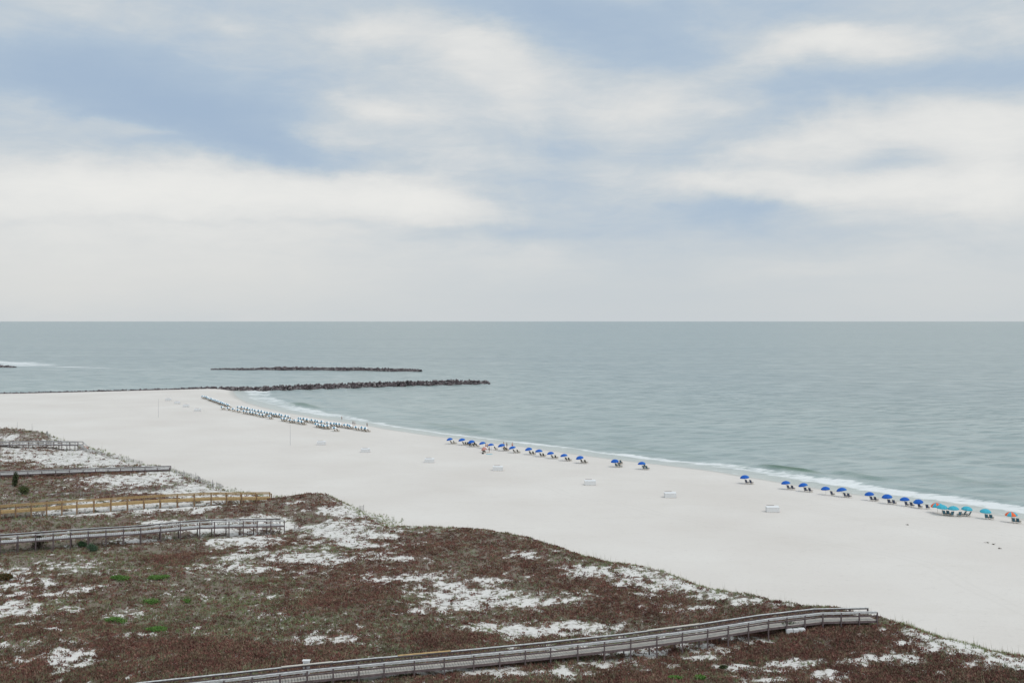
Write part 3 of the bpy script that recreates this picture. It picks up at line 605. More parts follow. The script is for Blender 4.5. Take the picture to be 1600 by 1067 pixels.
# ------------------------------------------------------------------ boardwalks
def boardwalk(name, pts, width, label, wood, rail_h=1.05, spacing=2.6, rails=True, extra=None, deckm=None, postm=None, stairs=False, capm=None, low_rail=True, sidem=None, cap_w=0.16, post_w=0.15, face_h=0.17, skirt=0.24):
    """pts: (photo x, photo y of the deck's near edge, deck height z) ; walked from the left to the right"""
    P3 = [Vector((*G(a, c, z), z)) for a, c, z in pts]
    root = empty(name, (P3[0].x, P3[0].y, 0)); O = Vector((P3[0].x, P3[0].y, 0)); parts = {}
    P3 = [q-O for q in P3]
    nrm = []
    for i in range(len(P3)):
        d = (P3[min(i+1, len(P3)-1)]-P3[max(i-1, 0)]); d.z = 0; d.normalize(); nrm.append(Vector((-d.y, d.x, 0)))
    near = P3; far = [q+n_*width for q, n_ in zip(P3, nrm)]
    segs = list(zip(range(len(P3)-1), range(1, len(P3))))
    dk = MB()
    for i, j in segs:       # individual cross planks
        L = (near[j]-near[i]).length; n_ = max(1, int(L/0.30))
        for k in range(n_):
            t0 = k/n_; t1 = (k+1)/n_-0.04/L
            a, b_ = near[i].lerp(near[j], t0), near[i].lerp(near[j], t1); c, d = far[i].lerp(far[j], t0), far[i].lerp(far[j], t1)
            dz_ = Vector((0, 0, 0.04+0.004*(k % 3))); w_ = Vector((0, 0, 0.0))
            dk.add([a, b_, d, c, a+dz_, b_+dz_, d+dz_, c+dz_], [(3,2,1,0),(4,5,6,7),(0,1,5,4),(1,2,6,5),(2,3,7,6),(3,0,4,7)])
    dk.build('deck', deckm or M['deck_wood'], root)
    for side, line, sg in (('n', near, 1), ('f', far, -1)):
        st = MB()
        for i, j in segs: st.bar(line[i]+Vector((0, 0, -.13)), line[j]+Vector((0, 0, -.13)), 0.07, skirt)
        st.build('stringer', sidem or M['shade_wood'], root)
        if rails:
            mr = MB(); tr = MB()
            for i, j in segs:
                if low_rail: mr.bar(line[i]+Vector((0, 0, .55)), line[j]+Vector((0, 0, .55)), 0.045, 0.16)
                mr.bar(line[i]+Vector((0, 0, rail_h-.12)), line[j]+Vector((0, 0, rail_h-.12)), 0.045, 0.13)
                L = (line[j]-line[i]).length; nn = max(1, round(L/4.8))
                for k in range(nn):
                    a = line[i].lerp(line[j], k/nn); b_ = line[i].lerp(line[j], (k+1)/nn-0.012/L); jz = Vector((0, 0, rail_h+random.uniform(-.012, .02)))
                    tr.bar(a+jz, b_+jz, cap_w, 0.045); tr.bar(a+jz+Vector((0,0,-.115))-nrm[i]*sg*.11, b_+jz+Vector((0,0,-.115))-nrm[i]*sg*.11, .04, face_h)
            mr.build('side_rail', sidem or M['shade_wood'], root); tr.build('top_rail', capm or wood, root)
    # posts, each one on its own, down to the sand
    tot = 0
    for i, j in segs:
        L = (near[j]-near[i]).length; n_ = max(1, round(L/spacing))
        for k in range(n_ + (1 if j == len(P3)-1 else 0)):
            for line, sg in ((near, -1), (far, 1)):
                q = line[i].lerp(line[j], k/n_)+nrm[i]*sg*0.09
                g_ = gz(q.x+O.x, q.y+O.y); pb = MB(); top = q.z+(rail_h-.025 if rails else 0.0)
                pb.bar((0, 0, g_-.5), (0, 0, top), post_w, post_w); pb.build('post', postm or M['shade_wood'], root, loc=(q.x, q.y, 0)); tot += 1
            bb = MB()
    if stairs:
        a, c = near[-1], far[-1]; d = (near[-1]-near[-2]); d.z = 0; d.normalize(); g_ = gz(a.x+O.x+d.x*2, a.y+O.y+d.y*2); drop = a.z-g_; n_ = max(2, int(drop/0.18))
        for k in range(n_):
            s_ = MB(); z_ = a.z-(k+1)*drop/n_; e0 = d*(0.30*k+.02); e1 = d*(0.30*(k+1)); th = Vector((0, 0, .05))
            v_ = [a+e0, a+e1, c+e1, c+e0]; v_ = [Vector((q.x, q.y, z_)) for q in v_]
            s_.add(v_+[q+th for q in v_], [(3,2,1,0),(4,5,6,7),(0,1,5,4),(1,2,6,5),(2,3,7,6),(3,0,4,7)]); s_.build('step', wood, root)
        for line in (a, c):
            s_ = MB(); e = d*(0.3*n_); s_.bar(line+Vector((0, 0, rail_h)), Vector((line.x+e.x, line.y+e.y, g_+rail_h)), 0.12, 0.045); s_.bar(line+Vector((0, 0, .5)), Vector((line.x+e.x, line.y+e.y, g_+.5)), 0.045, 0.13); s_.build('stair_rail', wood, root)
            s_ = MB(); s_.bar((0, 0, g_-.4), (0, 0, g_+rail_h), .12, .12); s_.build('post', postm or M['shade_wood'], root, loc=(line.x+e.x, line.y+e.y, 0))
    tag(root, label, 'boardwalk', 'wooden boardwalks across the dunes')
    return root, O, near, far
bw, O1, near1, far1 = boardwalk('boardwalk', W1, 1.75,
    'longest and nearest boardwalk, weathered grey with rails on both sides, one yellow board', M['grey_wood'], spacing=2.75, low_rail=True, cap_w=0.26)
# repaired boards on the far rail
def rail_board(px0, px1, material, label):
    def at(px):
        best = None
        for i in range(len(far1)-1):
            for k in range(41):
                q = far1[i].lerp(far1[i+1], k/40)+O1; pp = 800+F*q.x/q.y
                if best is None or abs(pp-px) < best[0]: best = (abs(pp-px), q)
        return best[1]-O1
    a, c = at(px0), at(px1); m_ = MB(); h = Vector((0, 0, 1.05+.052))
    m_.bar(a+h, c+h, 0.30, 0.05); o_ = m_.build('rail_board', material, bw); o_['label'] = label
rail_board(622, 705, M['new_wood'], 'new yellow replacement board'); rail_board(1010, 1092, M['pale_wood'], 'pale replacement board'); rail_board(440, 520, M['pale_wood'], 'pale worn board')
boardwalk('boardwalk', W2, 1.9, 'grey boardwalk on tall posts with a twiggy bush, second nearest', M['grey_wood'], spacing=2.9, rail_h=1.0, low_rail=False, sidem=M['shade_wood'], postm=M['shade_wood'], cap_w=0.26, deckm=M['grey_wood'])
boardwalk('boardwalk', W3, 1.6, 'new yellow timber boardwalk, brightest of the row of boardwalks', M['new_wood'], spacing=2.95, rail_h=1.0, low_rail=False, sidem=M['new_wood'], postm=M['new_wood_post'], deckm=M['new_wood'], post_w=.21, face_h=.09, skirt=.42)
boardwalk('boardwalk', W4, 1.8, 'grey boardwalk ending in a small platform above the slatted sand fence', M['grey_wood'], spacing=3.0, rail_h=0.6, low_rail=False, deckm=M['grey_wood'], stairs=False)
boardwalk('boardwalk', W5, 1.8, 'farthest grey boardwalk, with steps going down to the beach', M['grey_wood'], spacing=3.0, rail_h=0.8, low_rail=False, stairs=True, deckm=M['grey_wood'])

# small utility box on the near boardwalk, white block under it, orange netting by the stairs
def along1(px):
    best = None
    for i in range(len(far1)-1):
        for k in range(41):
            q = far1[i].lerp(far1[i+1], k/40)+O1; pp = 800+F*q.x/q.y
            if best is None or abs(pp-px) < best[0]: best = (abs(pp-px), q.copy())
    return best[1]
q = along1(477); r = empty('utility_box', (q.x, q.y+.35, gz(q.x, q.y+.35)))
s = MB(); s.box((-.32, -.15, -.3), (.32, .15, 1.35+3.4-r.location.z)); s.build('cabinet', M['white_paint'], r)
s = MB(); hh = 1.35+3.4-r.location.z; s.box((-.40, -.22, hh), (.40, .22, hh+.07)); s.build('lid', M['white_paint'], r); s = MB(); s.box((-.22, -.165, hh-.38), (.22, -.152, hh-.14)); s.build('vent', M['metal'], r)
tag(r, 'small pale utility box with a lid standing against the far rail of the nearest boardwalk', 'utility box')
q = P(1243, 988); s = MB()
rr_ = random.Random(4); pts_ = []
for (cx, cz) in ((-.75, 0), (.1, 0), (.7, 0)):
    s.box((cx-.4, -.3, -.3), (cx+.38, .35, .55+rr_.uniform(-.12, .12)))
o = s.build('concrete_block', M['white_paint'], loc=q); mo = o.modifiers.new('b', 'BEVEL'); mo.width = .06; mo.segments = 2
tag(o, 'pale concrete block lying in the shade under the seaward end of the nearest boardwalk', 'block')
q = P(131, 702); s = MB()
for k in range(12): s.bar((k*.22-1.2, 0, .05), (k*.22-1.2, .03*math.sin(k), 1.0), .03, .02)
for k in range(5): s.bar((-1.25, 0, .1+k*.22), (1.25, 0.02, .1+k*.22), .02, .05)
o = s.build('safety_netting', M['orange_plastic'], loc=q); tag(o, 'short piece of orange safety netting beside the farthest boardwalk steps', 'netting')

# ------------------------------------------------------------------ slatted sand fences
def fence(pts, label, h=1.15, gap=0.14):
    Q = [P(a, c) for a, c in pts]; O = Q[0].copy(); root = empty('sand_fence', O)
    sl = MB(); wi = MB(); LN = []
    for i in range(len(Q)-1):
        a, c = Q[i], Q[i+1]; L = (c-a).length; n_ = int(L/gap)
        for k in range(n_):
            t_ = k/n_; x_, y_ = a.x+(c.x-a.x)*t_, a.y+(c.y-a.y)*t_; z_ = gz(x_, y_) if k % 6 == 0 else z_
            hh = h*random.uniform(.88, 1.05); e = Vector((random.uniform(-.04, .04), random.uniform(-.04, .04), 0))
            b0 = Vector((x_, y_, z_-.1))-O; sl.bar(b0, b0+Vector((0, 0, hh))+e, 0.03, 0.01)
            if k and k % 6 == 0:
                pass
            if k % 6 == 0 or k == n_-1: LN.append(b0)
            if k % 20 == 0:
                pb = MB(); pb.bar((0, 0, -.4), (0, 0, h+.04), .08, .08); pb.build('post', M['fence'], root, loc=b0)
    for w_ in (.3, .62, .92): wi.tube([q_+Vector((0, 0, w_*h)) for q_ in LN], .011, 4)
    sl.build('slats', M['fence'], root)
    if len(LN) > 1: wi.build('wire', M['fence_wire'], root)
    tag(root, label, 'sand fence', 'slatted sand fences along the dunes')
fence([(122,702),(160,712),(200,721),(224,726)], 'long slatted sand fence running from the farthest boardwalk steps to the next boardwalk', 1.1)
fence([(66,677),(76,685),(82,690)], 'slatted sand fence climbing the far left mound above the farthest boardwalk', 1.1)
fence([(266,736),(276,740),(287,744)], 'slatted fence starting at the end platform of the fourth boardwalk', 1.1)
for i, (a, c) in enumerate([((287,742),(286,752)),((288,744),(306,749)),((306,746),(307,756)),((309,750),(314,757)),((316,755),(332,761)),((332,757),(334,764)),((338,761),(348,765))]):
    fence([a, c], '%s short zigzag fence panel counted from the platform down towards the yellow boardwalk' % ordn(i), 1.25, .12)
fence([(75,776),(130,775),(200,770),(290,764)], 'faint long slatted fence just behind the yellow boardwalk', 1.0, .17)
for a, c, lb in [((552,814),(558,814),'short dark fence panel on the ridge, leftmost of four in a line'),((571,817),(575,817),'narrow dark fence panel on the ridge, second of four in a line'),((590,819),(597,820),'dark fence panel on the ridge, third of four in a line'),
              ((613,820),(618,821),'narrow dark fence panel on the ridge, rightmost of four in a line'),((562,799),(569,797),'short fence panel standing alone on sand above the line of four'),((460,815),(474,814),'low pale fence at the end of the second nearest boardwalk')]:
    fence([a, c], lb, 1.2, .16)

# ------------------------------------------------------------------ umbrellas and chairs
def canopy(r_, rise, tilt, mats, gores, rot=0.0, yaw=0.0):
    s = MB(); ng = 8; rings = 5; sub = 4
    for g_ in range(ng):
        for k in range(sub):
            for i in range(rings):
                def pt(ii, kk):
                    f_ = ii/rings; a_ = rot+2*math.pi*(g_+kk/sub)/ng
                    sag = 1-0.05*math.sin(math.pi*kk/sub)*f_; rr = r_*math.sin(f_*1.15)/math.sin(1.15)*sag
                    zz = rise*(math.cos(f_*1.15)-math.cos(1.15))/(1-math.cos(1.15))
                    return Vector((rr*math.cos(a_), rr*math.sin(a_), zz))
                q = [pt(i, k), pt(i+1, k), pt(i+1, k+1), pt(i, k+1)]
                if i == 0: s.add([q[0], q[1], q[2]], [(0, 1, 2)], gores[g_ % len(gores)])
                else: s.add(q, [(0, 1, 2, 3)], gores[g_ % len(gores)])
            a, c = pt(rings, k), pt(rings, k+1); dr = Vector((0, 0, -.12)); s.add([a, a+dr, c+dr, c], [(0, 1, 2, 3)], gores[g_ % len(gores)])
    return s
def make_umbrella(name, mats, gores, r_=1.05, rise=0.55, top=1.98, rot=0.0, finial='pole'):
    root = empty(name, (0, 0, 0)); s = canopy(r_, rise, 0, mats, gores, rot)
    c = s.build('canopy', mats, root); c.location = (0, 0, top-rise); 
    p_ = MB(); p_.tube([(0, 0, -.4), (0, 0, top+.03)], [.025, .022], 7); 
    for k in range(8):
        a_ = rot+2*math.pi*k/8; p_.bar((0, 0, top-.12), (math.cos(a_)*r_*.62, math.sin(a_)*r_*.62, top-rise+rise*.52), .015, .015)
    pl = p_.build('pole', M['pole'], root)
    fb = MB(); fb.tube([(0, 0, top), (0, 0, top+.07), (0, 0, top+.1)], [.035, .03, .008], 7); fo = fb.build('finial', M['pole'], root)
    register(root, [c, pl, fo]); return root
def make_chair(sling, small=False):
    root = empty('beach_chair', (0, 0, 0)); fr = MB(); sg = MB()   # faces +Y, back leans to -Y
    for s_ in (-1, 1):
        x_ = s_*.29
        fr.bar((x_, -.30, .30), (x_, .62, .36), .035, .05); fr.bar((x_, -.20, .26), (x_, -.60, 1.08), .035, .05)
        fr.bar((x_, .50, .36), (x_, -.45, .0), .035, .045); fr.bar((x_, -.32, .0), (x_, .62, .0+.02), .035, .045); fr.bar((x_*1.08, -.50, .60), (x_*1.08, .22, .58), .07, .025)
        fr.bar((x_, .20, .58), (x_, .28, .30), .03, .04)
    for (yy_, zz_) in ((.60, .37), (-.59, 1.06), (-.3, .29)): fr.bar((-.29, yy_, zz_), (.29, yy_, zz_), .04, .04)
    def sheet(pts, w):
        for a, c in zip(pts[:-1], pts[1:]): sg.add([(-w, *a), (w, *a), (w, *c), (-w, *c), (-w, a[0], a[1]-.02), (w, a[0], a[1]-.02), (w, c[0], c[1]-.02), (-w, c[0], c[1]-.02)], [(0,1,2,3),(7,6,5,4),(0,4,5,1),(2,6,7,3),(1,5,6,2),(3,7,4,0)])
    sheet([(.50, .38), (.2, .32), (-.18, .29)], .26); f_ = fr.build('frame', M['chair_wood'], root); s1 = sg.build('seat', sling, root)
    sg = MB(); sheet([(-.21, .30), (-.40, .66), (-.59, 1.07)], .26); s2 = sg.build('backrest', sling, root)
    register(root, [f_, s1, s2]); return root
SEA_DIR = math.atan2(.68, .73)-math.pi/2        # yaw that makes a chair face the water
U_blue = make_umbrella('beach_umbrella', [M['blue'], M['blue_pale']], [0, 0, 0, 1]); U_teal = make_umbrella('beach_umbrella', [M['teal']], [0])
U_mix = make_umbrella('beach_umbrella', [M['teal'], M['orange']], [0, 1], rot=math.radians(22.5+180)); U_white = make_umbrella('beach_umbrella', [M['white_canvas'], M['vent_blue']], [1, 0, 0, 0], r_=1.15, rise=.62, rot=math.radians(-112.5))
U_coral = make_umbrella('beach_umbrella', [M['coral'], M['white_canvas']], [0, 0, 0, 1], r_=1.0, rise=.7, top=1.75)
C_dark, C_navy, C_teal, C_brown = (make_chair(M[k]) for k in ('sling_dark', 'sling_navy', 'sling_teal', 'sling_brown'))
used = set()
def inst(proto, loc, rot, sc=1.0):
    o = proto if proto.name not in used else copy_tree(proto)
    used.add(proto.name) if o is proto else None
    o.location = loc; o.rotation_euler = rot; o.scale = (sc,)*3
    return o
def place_umb(proto, cx, cy, label, group, tilt=9, jit=None, sc=1.0, hgt=1.62):
    py = cy+hgt*(cy+9-HOR)/(CH-1)
    q = P(cx, py); jt_ = jit if jit is not None else random.uniform(-25, 25)
    sc = sc*random.uniform(.94, 1.07)
    o = inst(proto, q, (math.radians(random.uniform(-3, 4)), math.radians(-tilt+random.uniform(-6, 5)), math.radians(jt_)), sc)
    tag(o, label, 'umbrella', group); return q
def place_chair(proto, x_, y_, yaw, label, group):
    o = inst(proto, (x_, y_, gz(x_, y_)+.0), (0, 0, yaw)); tag(o, label, 'beach chair', group); return o
BLUE = [(704,685.3,'d2'),(723.1,687,'d4'),(737.9,689.6,'d3'),(755.2,692,''),(767.8,694,'one'),(785.4,695.8,'d2'),(802.4,698.8,'d2'),(827.2,701.4,'d2'),(842.8,704.4,'d2'),(861.2,707.3,'d2'),(882.4,710.7,'d2'),(907.5,714.3,'d2'),
        (961.3,719.9,'t2'),(1003.3,723.6,'t2'),(1164.6,745,'n2'),(1228.9,753.4,'n2'),(1256.9,756.9,'n2'),(1290.8,761.9,'one_n'),(1317.2,765.1,'n2'),(1359.4,770.5,'n2'),(1386.9,775.3,'n2'),(1414.4,778.7,'n2'),(1435.8,781.9,'n3')]
GB = 'blue umbrellas in the row along the water'; GC = 'chairs under the blue umbrellas'
for i, (cx, cy, k) in enumerate(BLUE):
    w = ordn(i); q = place_umb(U_blue, cx, cy, 'plain blue beach umbrella, %s from the left in the row along the water' % w, GB)
    pr = C_dark if k[:1] == 'd' or k == 'one' else (C_teal if k[:1] == 't' else C_navy); j = lambda: random.uniform(-.12, .12)
    offs = {'d2': [.55, 1.45], 'n2': [.5, 1.35], 't2': [.5, 1.45], 'n3': [.35, 1.7], 'one': [1.5], 'one_n': [1.3], 'd4': [.45, 1.2, 1.9, 2.6], 'd3': [-.6, .5, 1.6], '': []}[k]
    nm = {1: ['single'], 2: ['left', 'right'], 3: ['left', 'middle', 'right'], 4: ['leftmost', 'inner left', 'inner right', 'rightmost']}.get(len(offs), [])
    for dx_, nn in zip(offs, nm):
        place_chair(pr, q.x+dx_+j(), q.y+.1-.35*dx_+j(), SEA_DIR+random.uniform(-.2, .15), '%s dark beach chair at the %s blue umbrella from the left' % (nn, w), GC)
GT = 'turquoise umbrellas at the right end of the row'
for cx, cy, pr, lb, tilt, offs, yaw in [
    (1465.8,789.0,U_mix,'orange and turquoise striped umbrella half hidden behind a turquoise one',6,[],0),
    (1471.5,792,U_teal,'turquoise umbrella standing in front of an orange striped one',4,[(.5,'left'),(1.2,'right')],SEA_DIR),
    (1490,793.5,U_teal,'turquoise umbrella in the middle of the close group of three',0,[(-.5,'left'),(.95,'right')],0),
    (1510,793.7,U_teal,'turquoise umbrella at the right of the close group of three, leaning right',-5,[(-.75,'left'),(.2,'right')],.55),
    (1539.6,797.7,U_teal,'turquoise umbrella standing alone right of the group of three',4,[(.2,'left'),(1.05,'right')],SEA_DIR),
    (1580.4,803.3,U_mix,'turquoise and orange striped umbrella, last at the right end of the row',0,[(.4,'left'),(1.2,'right')],SEA_DIR)]:
    q = place_umb(pr, cx, cy, lb, GT, tilt, jit=(0 if pr is U_mix else None), sc=1.03)
    for dx_, nn in offs:
        sh_ = lb.replace('turquoise umbrella', 'the turquoise umbrella')
        place_chair(C_teal, q.x+dx_, q.y-.25-.1*dx_, yaw+random.uniform(-.12, .12), '%s chair under %s' % (nn, {1471.5: 'the turquoise umbrella that hides an orange striped one', 1490: 'the middle umbrella of the close turquoise group', 1510: 'the right-leaning turquoise umbrella', 1539.6: 'the lone turquoise umbrella', 1580.4: 'the striped umbrella at the right end'}[cx]), 'chairs under the turquoise umbrellas')
# far cluster of white umbrellas: seaward row, inner row, dense far row
def reg(L, ox, oy, s_): return [(ox+a/s_, oy+c/s_) for a, c in L]
FAR = reg([(165,180),(196,186),(228,192),(250,203),(270,213),(290,219),(308,225),(333,236),(358,243),(380,248),(402,258),(422,266),(440,272),(458,277),(485,290),(512,297),(545,303),(565,318)], 300, 600, 10)
TOP = reg([(725,345),(787,350),(830,363),(872,370),(912,383),(945,390),(993,400),(1045,410),(1095,420),(1148,430),(1178,437),(1225,443),(1255,450),(1288,460),(1325,462),(1367,467),(1408,480),(1470,490),(1510,495)], 300, 600, 10) \
    + reg([(345,302),(378,308),(423,312),(473,322),(542,330),(588,342),(630,347),(688,356),(772,365),(832,378),(868,385),(910,387),(947,390),(1022,402),(1068,405),(1108,415),(1185,432),(1268,440),(1325,450)], 430, 620, 9.412)
INN = reg([(475,347),(565,358),(645,377),(720,392),(810,410),(870,418),(915,425),(958,433),(1008,445),(1065,460),(1118,467),(1210,488),(1405,520),(1447,528),(1530,543)], 300, 600, 10) \
    + reg([(220,325),(290,332),(352,345),(398,352),(608,388),(640,395),(690,400),(725,415),(780,412),(872,445)], 430, 620, 9.412)
for rowname, L, grp in (('closely packed far', FAR, 'white and blue umbrellas, closely packed far row'), ('water side', TOP, 'white and blue umbrellas, row nearest the water'), ('landward', INN, 'white and blue umbrellas, landward row')):
    for i, (cx, cy) in enumerate(L):
        w = ordn(i)
        q = place_umb(U_white, cx, cy, '%s white and blue umbrella from the left in the %s row' % (w, rowname), grp, 3, jit=random.uniform(-12, 12), hgt=1.4, sc=.80)
        for dx_, nn in (((.5, 'left'), (1.5, 'right')) if rowname != 'closely packed far' else ((.3, 'left'), (1.3, 'right'))):
            place_chair(C_brown, q.x+dx_+random.uniform(-.1, .1), q.y-.4*dx_-.9, SEA_DIR+random.uniform(-.15, .15), '%s chair at the %s white and blue umbrella of the %s row' % (nn, w, rowname), 'brown chairs among the white and blue umbrellas')

# ------------------------------------------------------------------ white storage boxes
def make_box():
    root = empty('storage_box', (0, 0, 0)); s = MB(); s.box((-1.25, -.6, -.1), (1.25, .6, .95)); b_ = s.build('body', M['white_paint'], root)
    s = MB(); s.add([(-1.27,-.62,.953),(1.27,-.62,.953),(1.27,.66,1.10),(-1.27,.66,1.10),(-1.27,-.62,.99),(1.27,-.62,.99),(1.3,.66,1.16),(-1.3,.66,1.16)], [(0,3,2,1),(4,5,6,7),(0,1,5,4),(1,2,6,5),(2,3,7,6),(3,0,4,7)]); l_ = s.build('lid', M['white_paint'], root)
    s = MB(); s.bar((-1.1, .66, 1.20), (.5, .66, 1.22), .07, .08); h_ = s.build('hinge_rail', M['box_trim'], root)
    s = MB(); s.box((-1.27, -.62, -.1), (1.27, .62, .035)); k_ = s.build('skid', M['box_trim'], root)
    register(root, [b_, l_, h_, k_]); return root
BX = make_box()
for i, (cx, cy) in enumerate([(263,626),(276.8,631),(290.8,636),(308.8,642.5),(502,695),(571,706.5),(671,722.5),(778,735),(922,757.5),(1047,777),(1207,799.5)]):
    o = inst(BX, P(cx, cy), (0, 0, random.uniform(-.08, .1)))
    tag(o, ('white storage box on open sand, %s from the left of the seven nearer ones' % ordn(i-4)) if i > 3 else 'pale storage box near the far jetty, %s from the left of four' % ordn(i), 'storage box', 'white storage boxes on the sand')
# thin poles
for cx, cy, h, lb in [(247.5,652,7.0,'tall thin pole standing on the sand left of the far pale boxes'),(453.5,695.5,6.2,'tall thin pole in front of the white umbrella rows'),(27,672,2.6,'thin short pole on top of the far left mound'),(50,673,2.2,'thin pole at the crest of the far left mound, the right one')]:
    r = empty('thin_pole', P(cx, cy)); s = MB(); s.tube([(0, 0, -.5), (0, 0, h*.6), (0, 0, h)], [.06, .05, .035], 8); s.build('pole', M['metal'], r)
    s = MB(); s.tube([(0, 0, h), (0, 0, h+.12), (0, 0, h+.22)], [.08, .1, .02], 8); s.build('cap', M['metal'], r)
    tag(r, lb, 'pole', 'thin poles')
for i, (cx, cy) in enumerate([(1417.5,820),(1543,848),(1552.5,850.5),(1562.5,857)]):
    q = P(cx, cy); r_ = np.random.default_rng(300+i); s = MB()
    for k in range(16):
        a = r_.normal(size=3)*np.array([.12, .10, .03]); b_ = a+r_.normal(size=3)*np.array([.16, .14, .05]); s.tube([(a[0], a[1], abs(a[2])+.03), ((a[0]+b_[0])/2, (a[1]+b_[1])/2, .12+abs(a[2])), (b_[0], b_[1], abs(b_[2])+.02)], [.025, .02, .01], 5)
    o = s.build('seaweed_clump', M['seaweed'], loc=q)
    tag(o, ['small dark clump on the sand below the plain blue umbrellas, apart from three others', 'small dark clump on the sand, left of three near the right edge', 'small dark clump on the sand, middle of three near the right edge', 'small dark clump on the sand, lowest of three near the right edge'][i], 'seaweed', 'dark specks of seaweed on the sand')

# ------------------------------------------------------------------ people
def skin_mesh(name, nodes, edges, material, parent, root_i=0, sub=1):
    me = bpy.data.meshes.new(name); me.from_pydata([n_[0] for n_ in nodes], edges, []); o = bpy.data.objects.new(name, me); COL.objects.link(o)
    mo = o.modifiers.new('s', 'SKIN'); sv_ = me.skin_vertices[0].data
    for i, n_ in enumerate(nodes):
        sv_[i].radius = (n_[1], n_[2] if len(n_) > 2 else n_[1]); sv_[i].use_root = (i == root_i)
    su = o.modifiers.new('u', 'SUBSURF'); su.levels = sub; su.render_levels = sub
    dg = bpy.context.evaluated_depsgraph_get(); m2 = bpy.data.meshes.new_from_object(o.evaluated_get(dg)); o.modifiers.clear(); o.data = m2; m2.name = name
    m2.materials.clear(); m2.materials.append(material); m2.polygons.foreach_set('use_smooth', [True]*len(m2.polygons)); o.parent = parent
    return o
def hand(nodes, edges, wrist, elbow, side):
    w_ = Vector(nodes[wrist][0]); d = (w_-Vector(nodes[elbow][0])).normalized(); sdv = d.cross(Vector((0, 1, 0))).normalized() if abs(d.y) < .9 else Vector((1, 0, 0))
    fw = Vector((0, 1, 0)); pm = len(nodes); nodes.append((w_+d*.08, .028)); edges.append((wrist, pm))
    for k, L in enumerate((.075, .09, .085, .065)):
        off = fw*(.03-.02*k); a = len(nodes); nodes.append((w_+d*.11+off, .009)); nodes.append((w_+d*(.11+L*.5)+off-sdv*.012*side, .008)); nodes.append((w_+d*(.11+L)+off*1.1-sdv*.03*side, .006)); edges += [(pm, a), (a, a+1), (a+1, a+2)]
    a = len(nodes); nodes.append((w_+d*.06+fw*.045, .010)); nodes.append((w_+d*.11+fw*.065, .007)); edges += [(wrist, a), (a, a+1)]
def person(px, py, pose, top, bottom, label, yaw=0.0, h=1.72, loc=None):
    q = loc if loc is not None else P(px, py); root = empty('person', q, yaw); k = h/1.72; J = {}
    if pose == 'stand':
        J = dict(pel=(0, 0, .95), wai=(0, .01, 1.10), che=(0, .0, 1.30), nek=(0, .0, 1.46), hed=(0, .02, 1.60), crn=(0, .01, 1.68),
                 sL=(-.17, 0, 1.40), eL=(-.24, -.02, 1.13), wL=(-.25, .06, .88), sR=(.17, 0, 1.40), eR=(.25, -.03, 1.13), wR=(.24, .08, .89),
                 hL=(-.09, 0, .90), kL=(-.11, .03, .49), aL=(-.12, -.02, .08), tL=(-.13, .15, .03), hR=(.09, 0, .90), kR=(.12, .02, .49), aR=(.14, -.03, .08), tR=(.15, .14, .03))
    elif pose == 'walk':
        J = dict(pel=(0, 0, .93), wai=(0, .02, 1.08), che=(0, .04, 1.28), nek=(0, .06, 1.44), hed=(0, .09, 1.58), crn=(0, .08, 1.66),
                 sL=(-.17, .04, 1.38), eL=(-.22, -.12, 1.14), wL=(-.23, -.10, .90), sR=(.17, .04, 1.38), eR=(.22, .14, 1.14), wR=(.21, .32, .98),
                 hL=(-.09, 0, .88), kL=(-.10, .20, .52), aL=(-.10, .26, .09), tL=(-.10, .43, .04), hR=(.09, 0, .88), kR=(.10, -.05, .48), aR=(.11, -.32, .14), tR=(.11, -.20, .03))
    else:   # sitting in a beach chair, facing +Y
        J = dict(pel=(0, -.14, .46), wai=(0, -.24, .57), che=(0, -.36, .75), nek=(0, -.45, .90), hed=(0, -.46, 1.05), crn=(0, -.47, 1.13),
                 sL=(-.17, -.40, .84), eL=(-.27, -.28, .66), wL=(-.26, -.02, .66), sR=(.17, -.40, .84), eR=(.27, -.28, .66), wR=(.26, -.02, .66),
                 hL=(-.09, -.08, .46), kL=(-.12, .34, .58), aL=(-.12, .66, .20), tL=(-.13, .82, .14), hR=(.09, -.08, .46), kR=(.12, .34, .56), aR=(.13, .62, .16), tR=(.14, .78, .10))
    R_ = dict(pel=(.13, .10), wai=(.115, .085), che=(.15, .10), nek=(.055, .055), hed=(.082, .095), crn=(.06, .07), sL=(.055,)*2, eL=(.038,)*2, wL=(.025,)*2, sR=(.055,)*2, eR=(.038,)*2, wR=(.025,)*2,
              hL=(.085,)*2, kL=(.055,)*2, aL=(.036,)*2, tL=(.03,)*2, hR=(.085,)*2, kR=(.055,)*2, aR=(.036,)*2, tR=(.03,)*2)
    names = list(J); nodes = [(Vector(J[n_])*k, R_[n_][0]*k, R_[n_][1]*k) for n_ in names]; ix = {n_: i for i, n_ in enumerate(names)}
    E = [('pel','wai'),('wai','che'),('che','nek'),('nek','hed'),('hed','crn'),('che','sL'),('sL','eL'),('eL','wL'),('che','sR'),('sR','eR'),('eR','wR'),('pel','hL'),('hL','kL'),('kL','aL'),('aL','tL'),('pel','hR'),('hR','kR'),('kR','aR'),('aR','tR')]
    edges = [(ix[a], ix[b_]) for a, b_ in E]
    hand(nodes, edges, ix['wL'], ix['eL'], -1); hand(nodes, edges, ix['wR'], ix['eR'], 1)
    skin_mesh('body', nodes, edges, M['skin'], root)
    H_ = Vector(J['hed'])*k
    hr = MB(); pr = []
    for i in range(5):
        for j2 in range(10):
            th = (i/4)*1.75; ph = 2*math.pi*j2/10; v_ = Vector((math.sin(th)*math.cos(ph)*.098, math.sin(th)*math.sin(ph)*.112-.02, math.cos(th)*.115+.035))
            if v_.y > .05 and i > 1: v_.z += .06; v_.y -= .02
            pr.append(H_+v_*k)
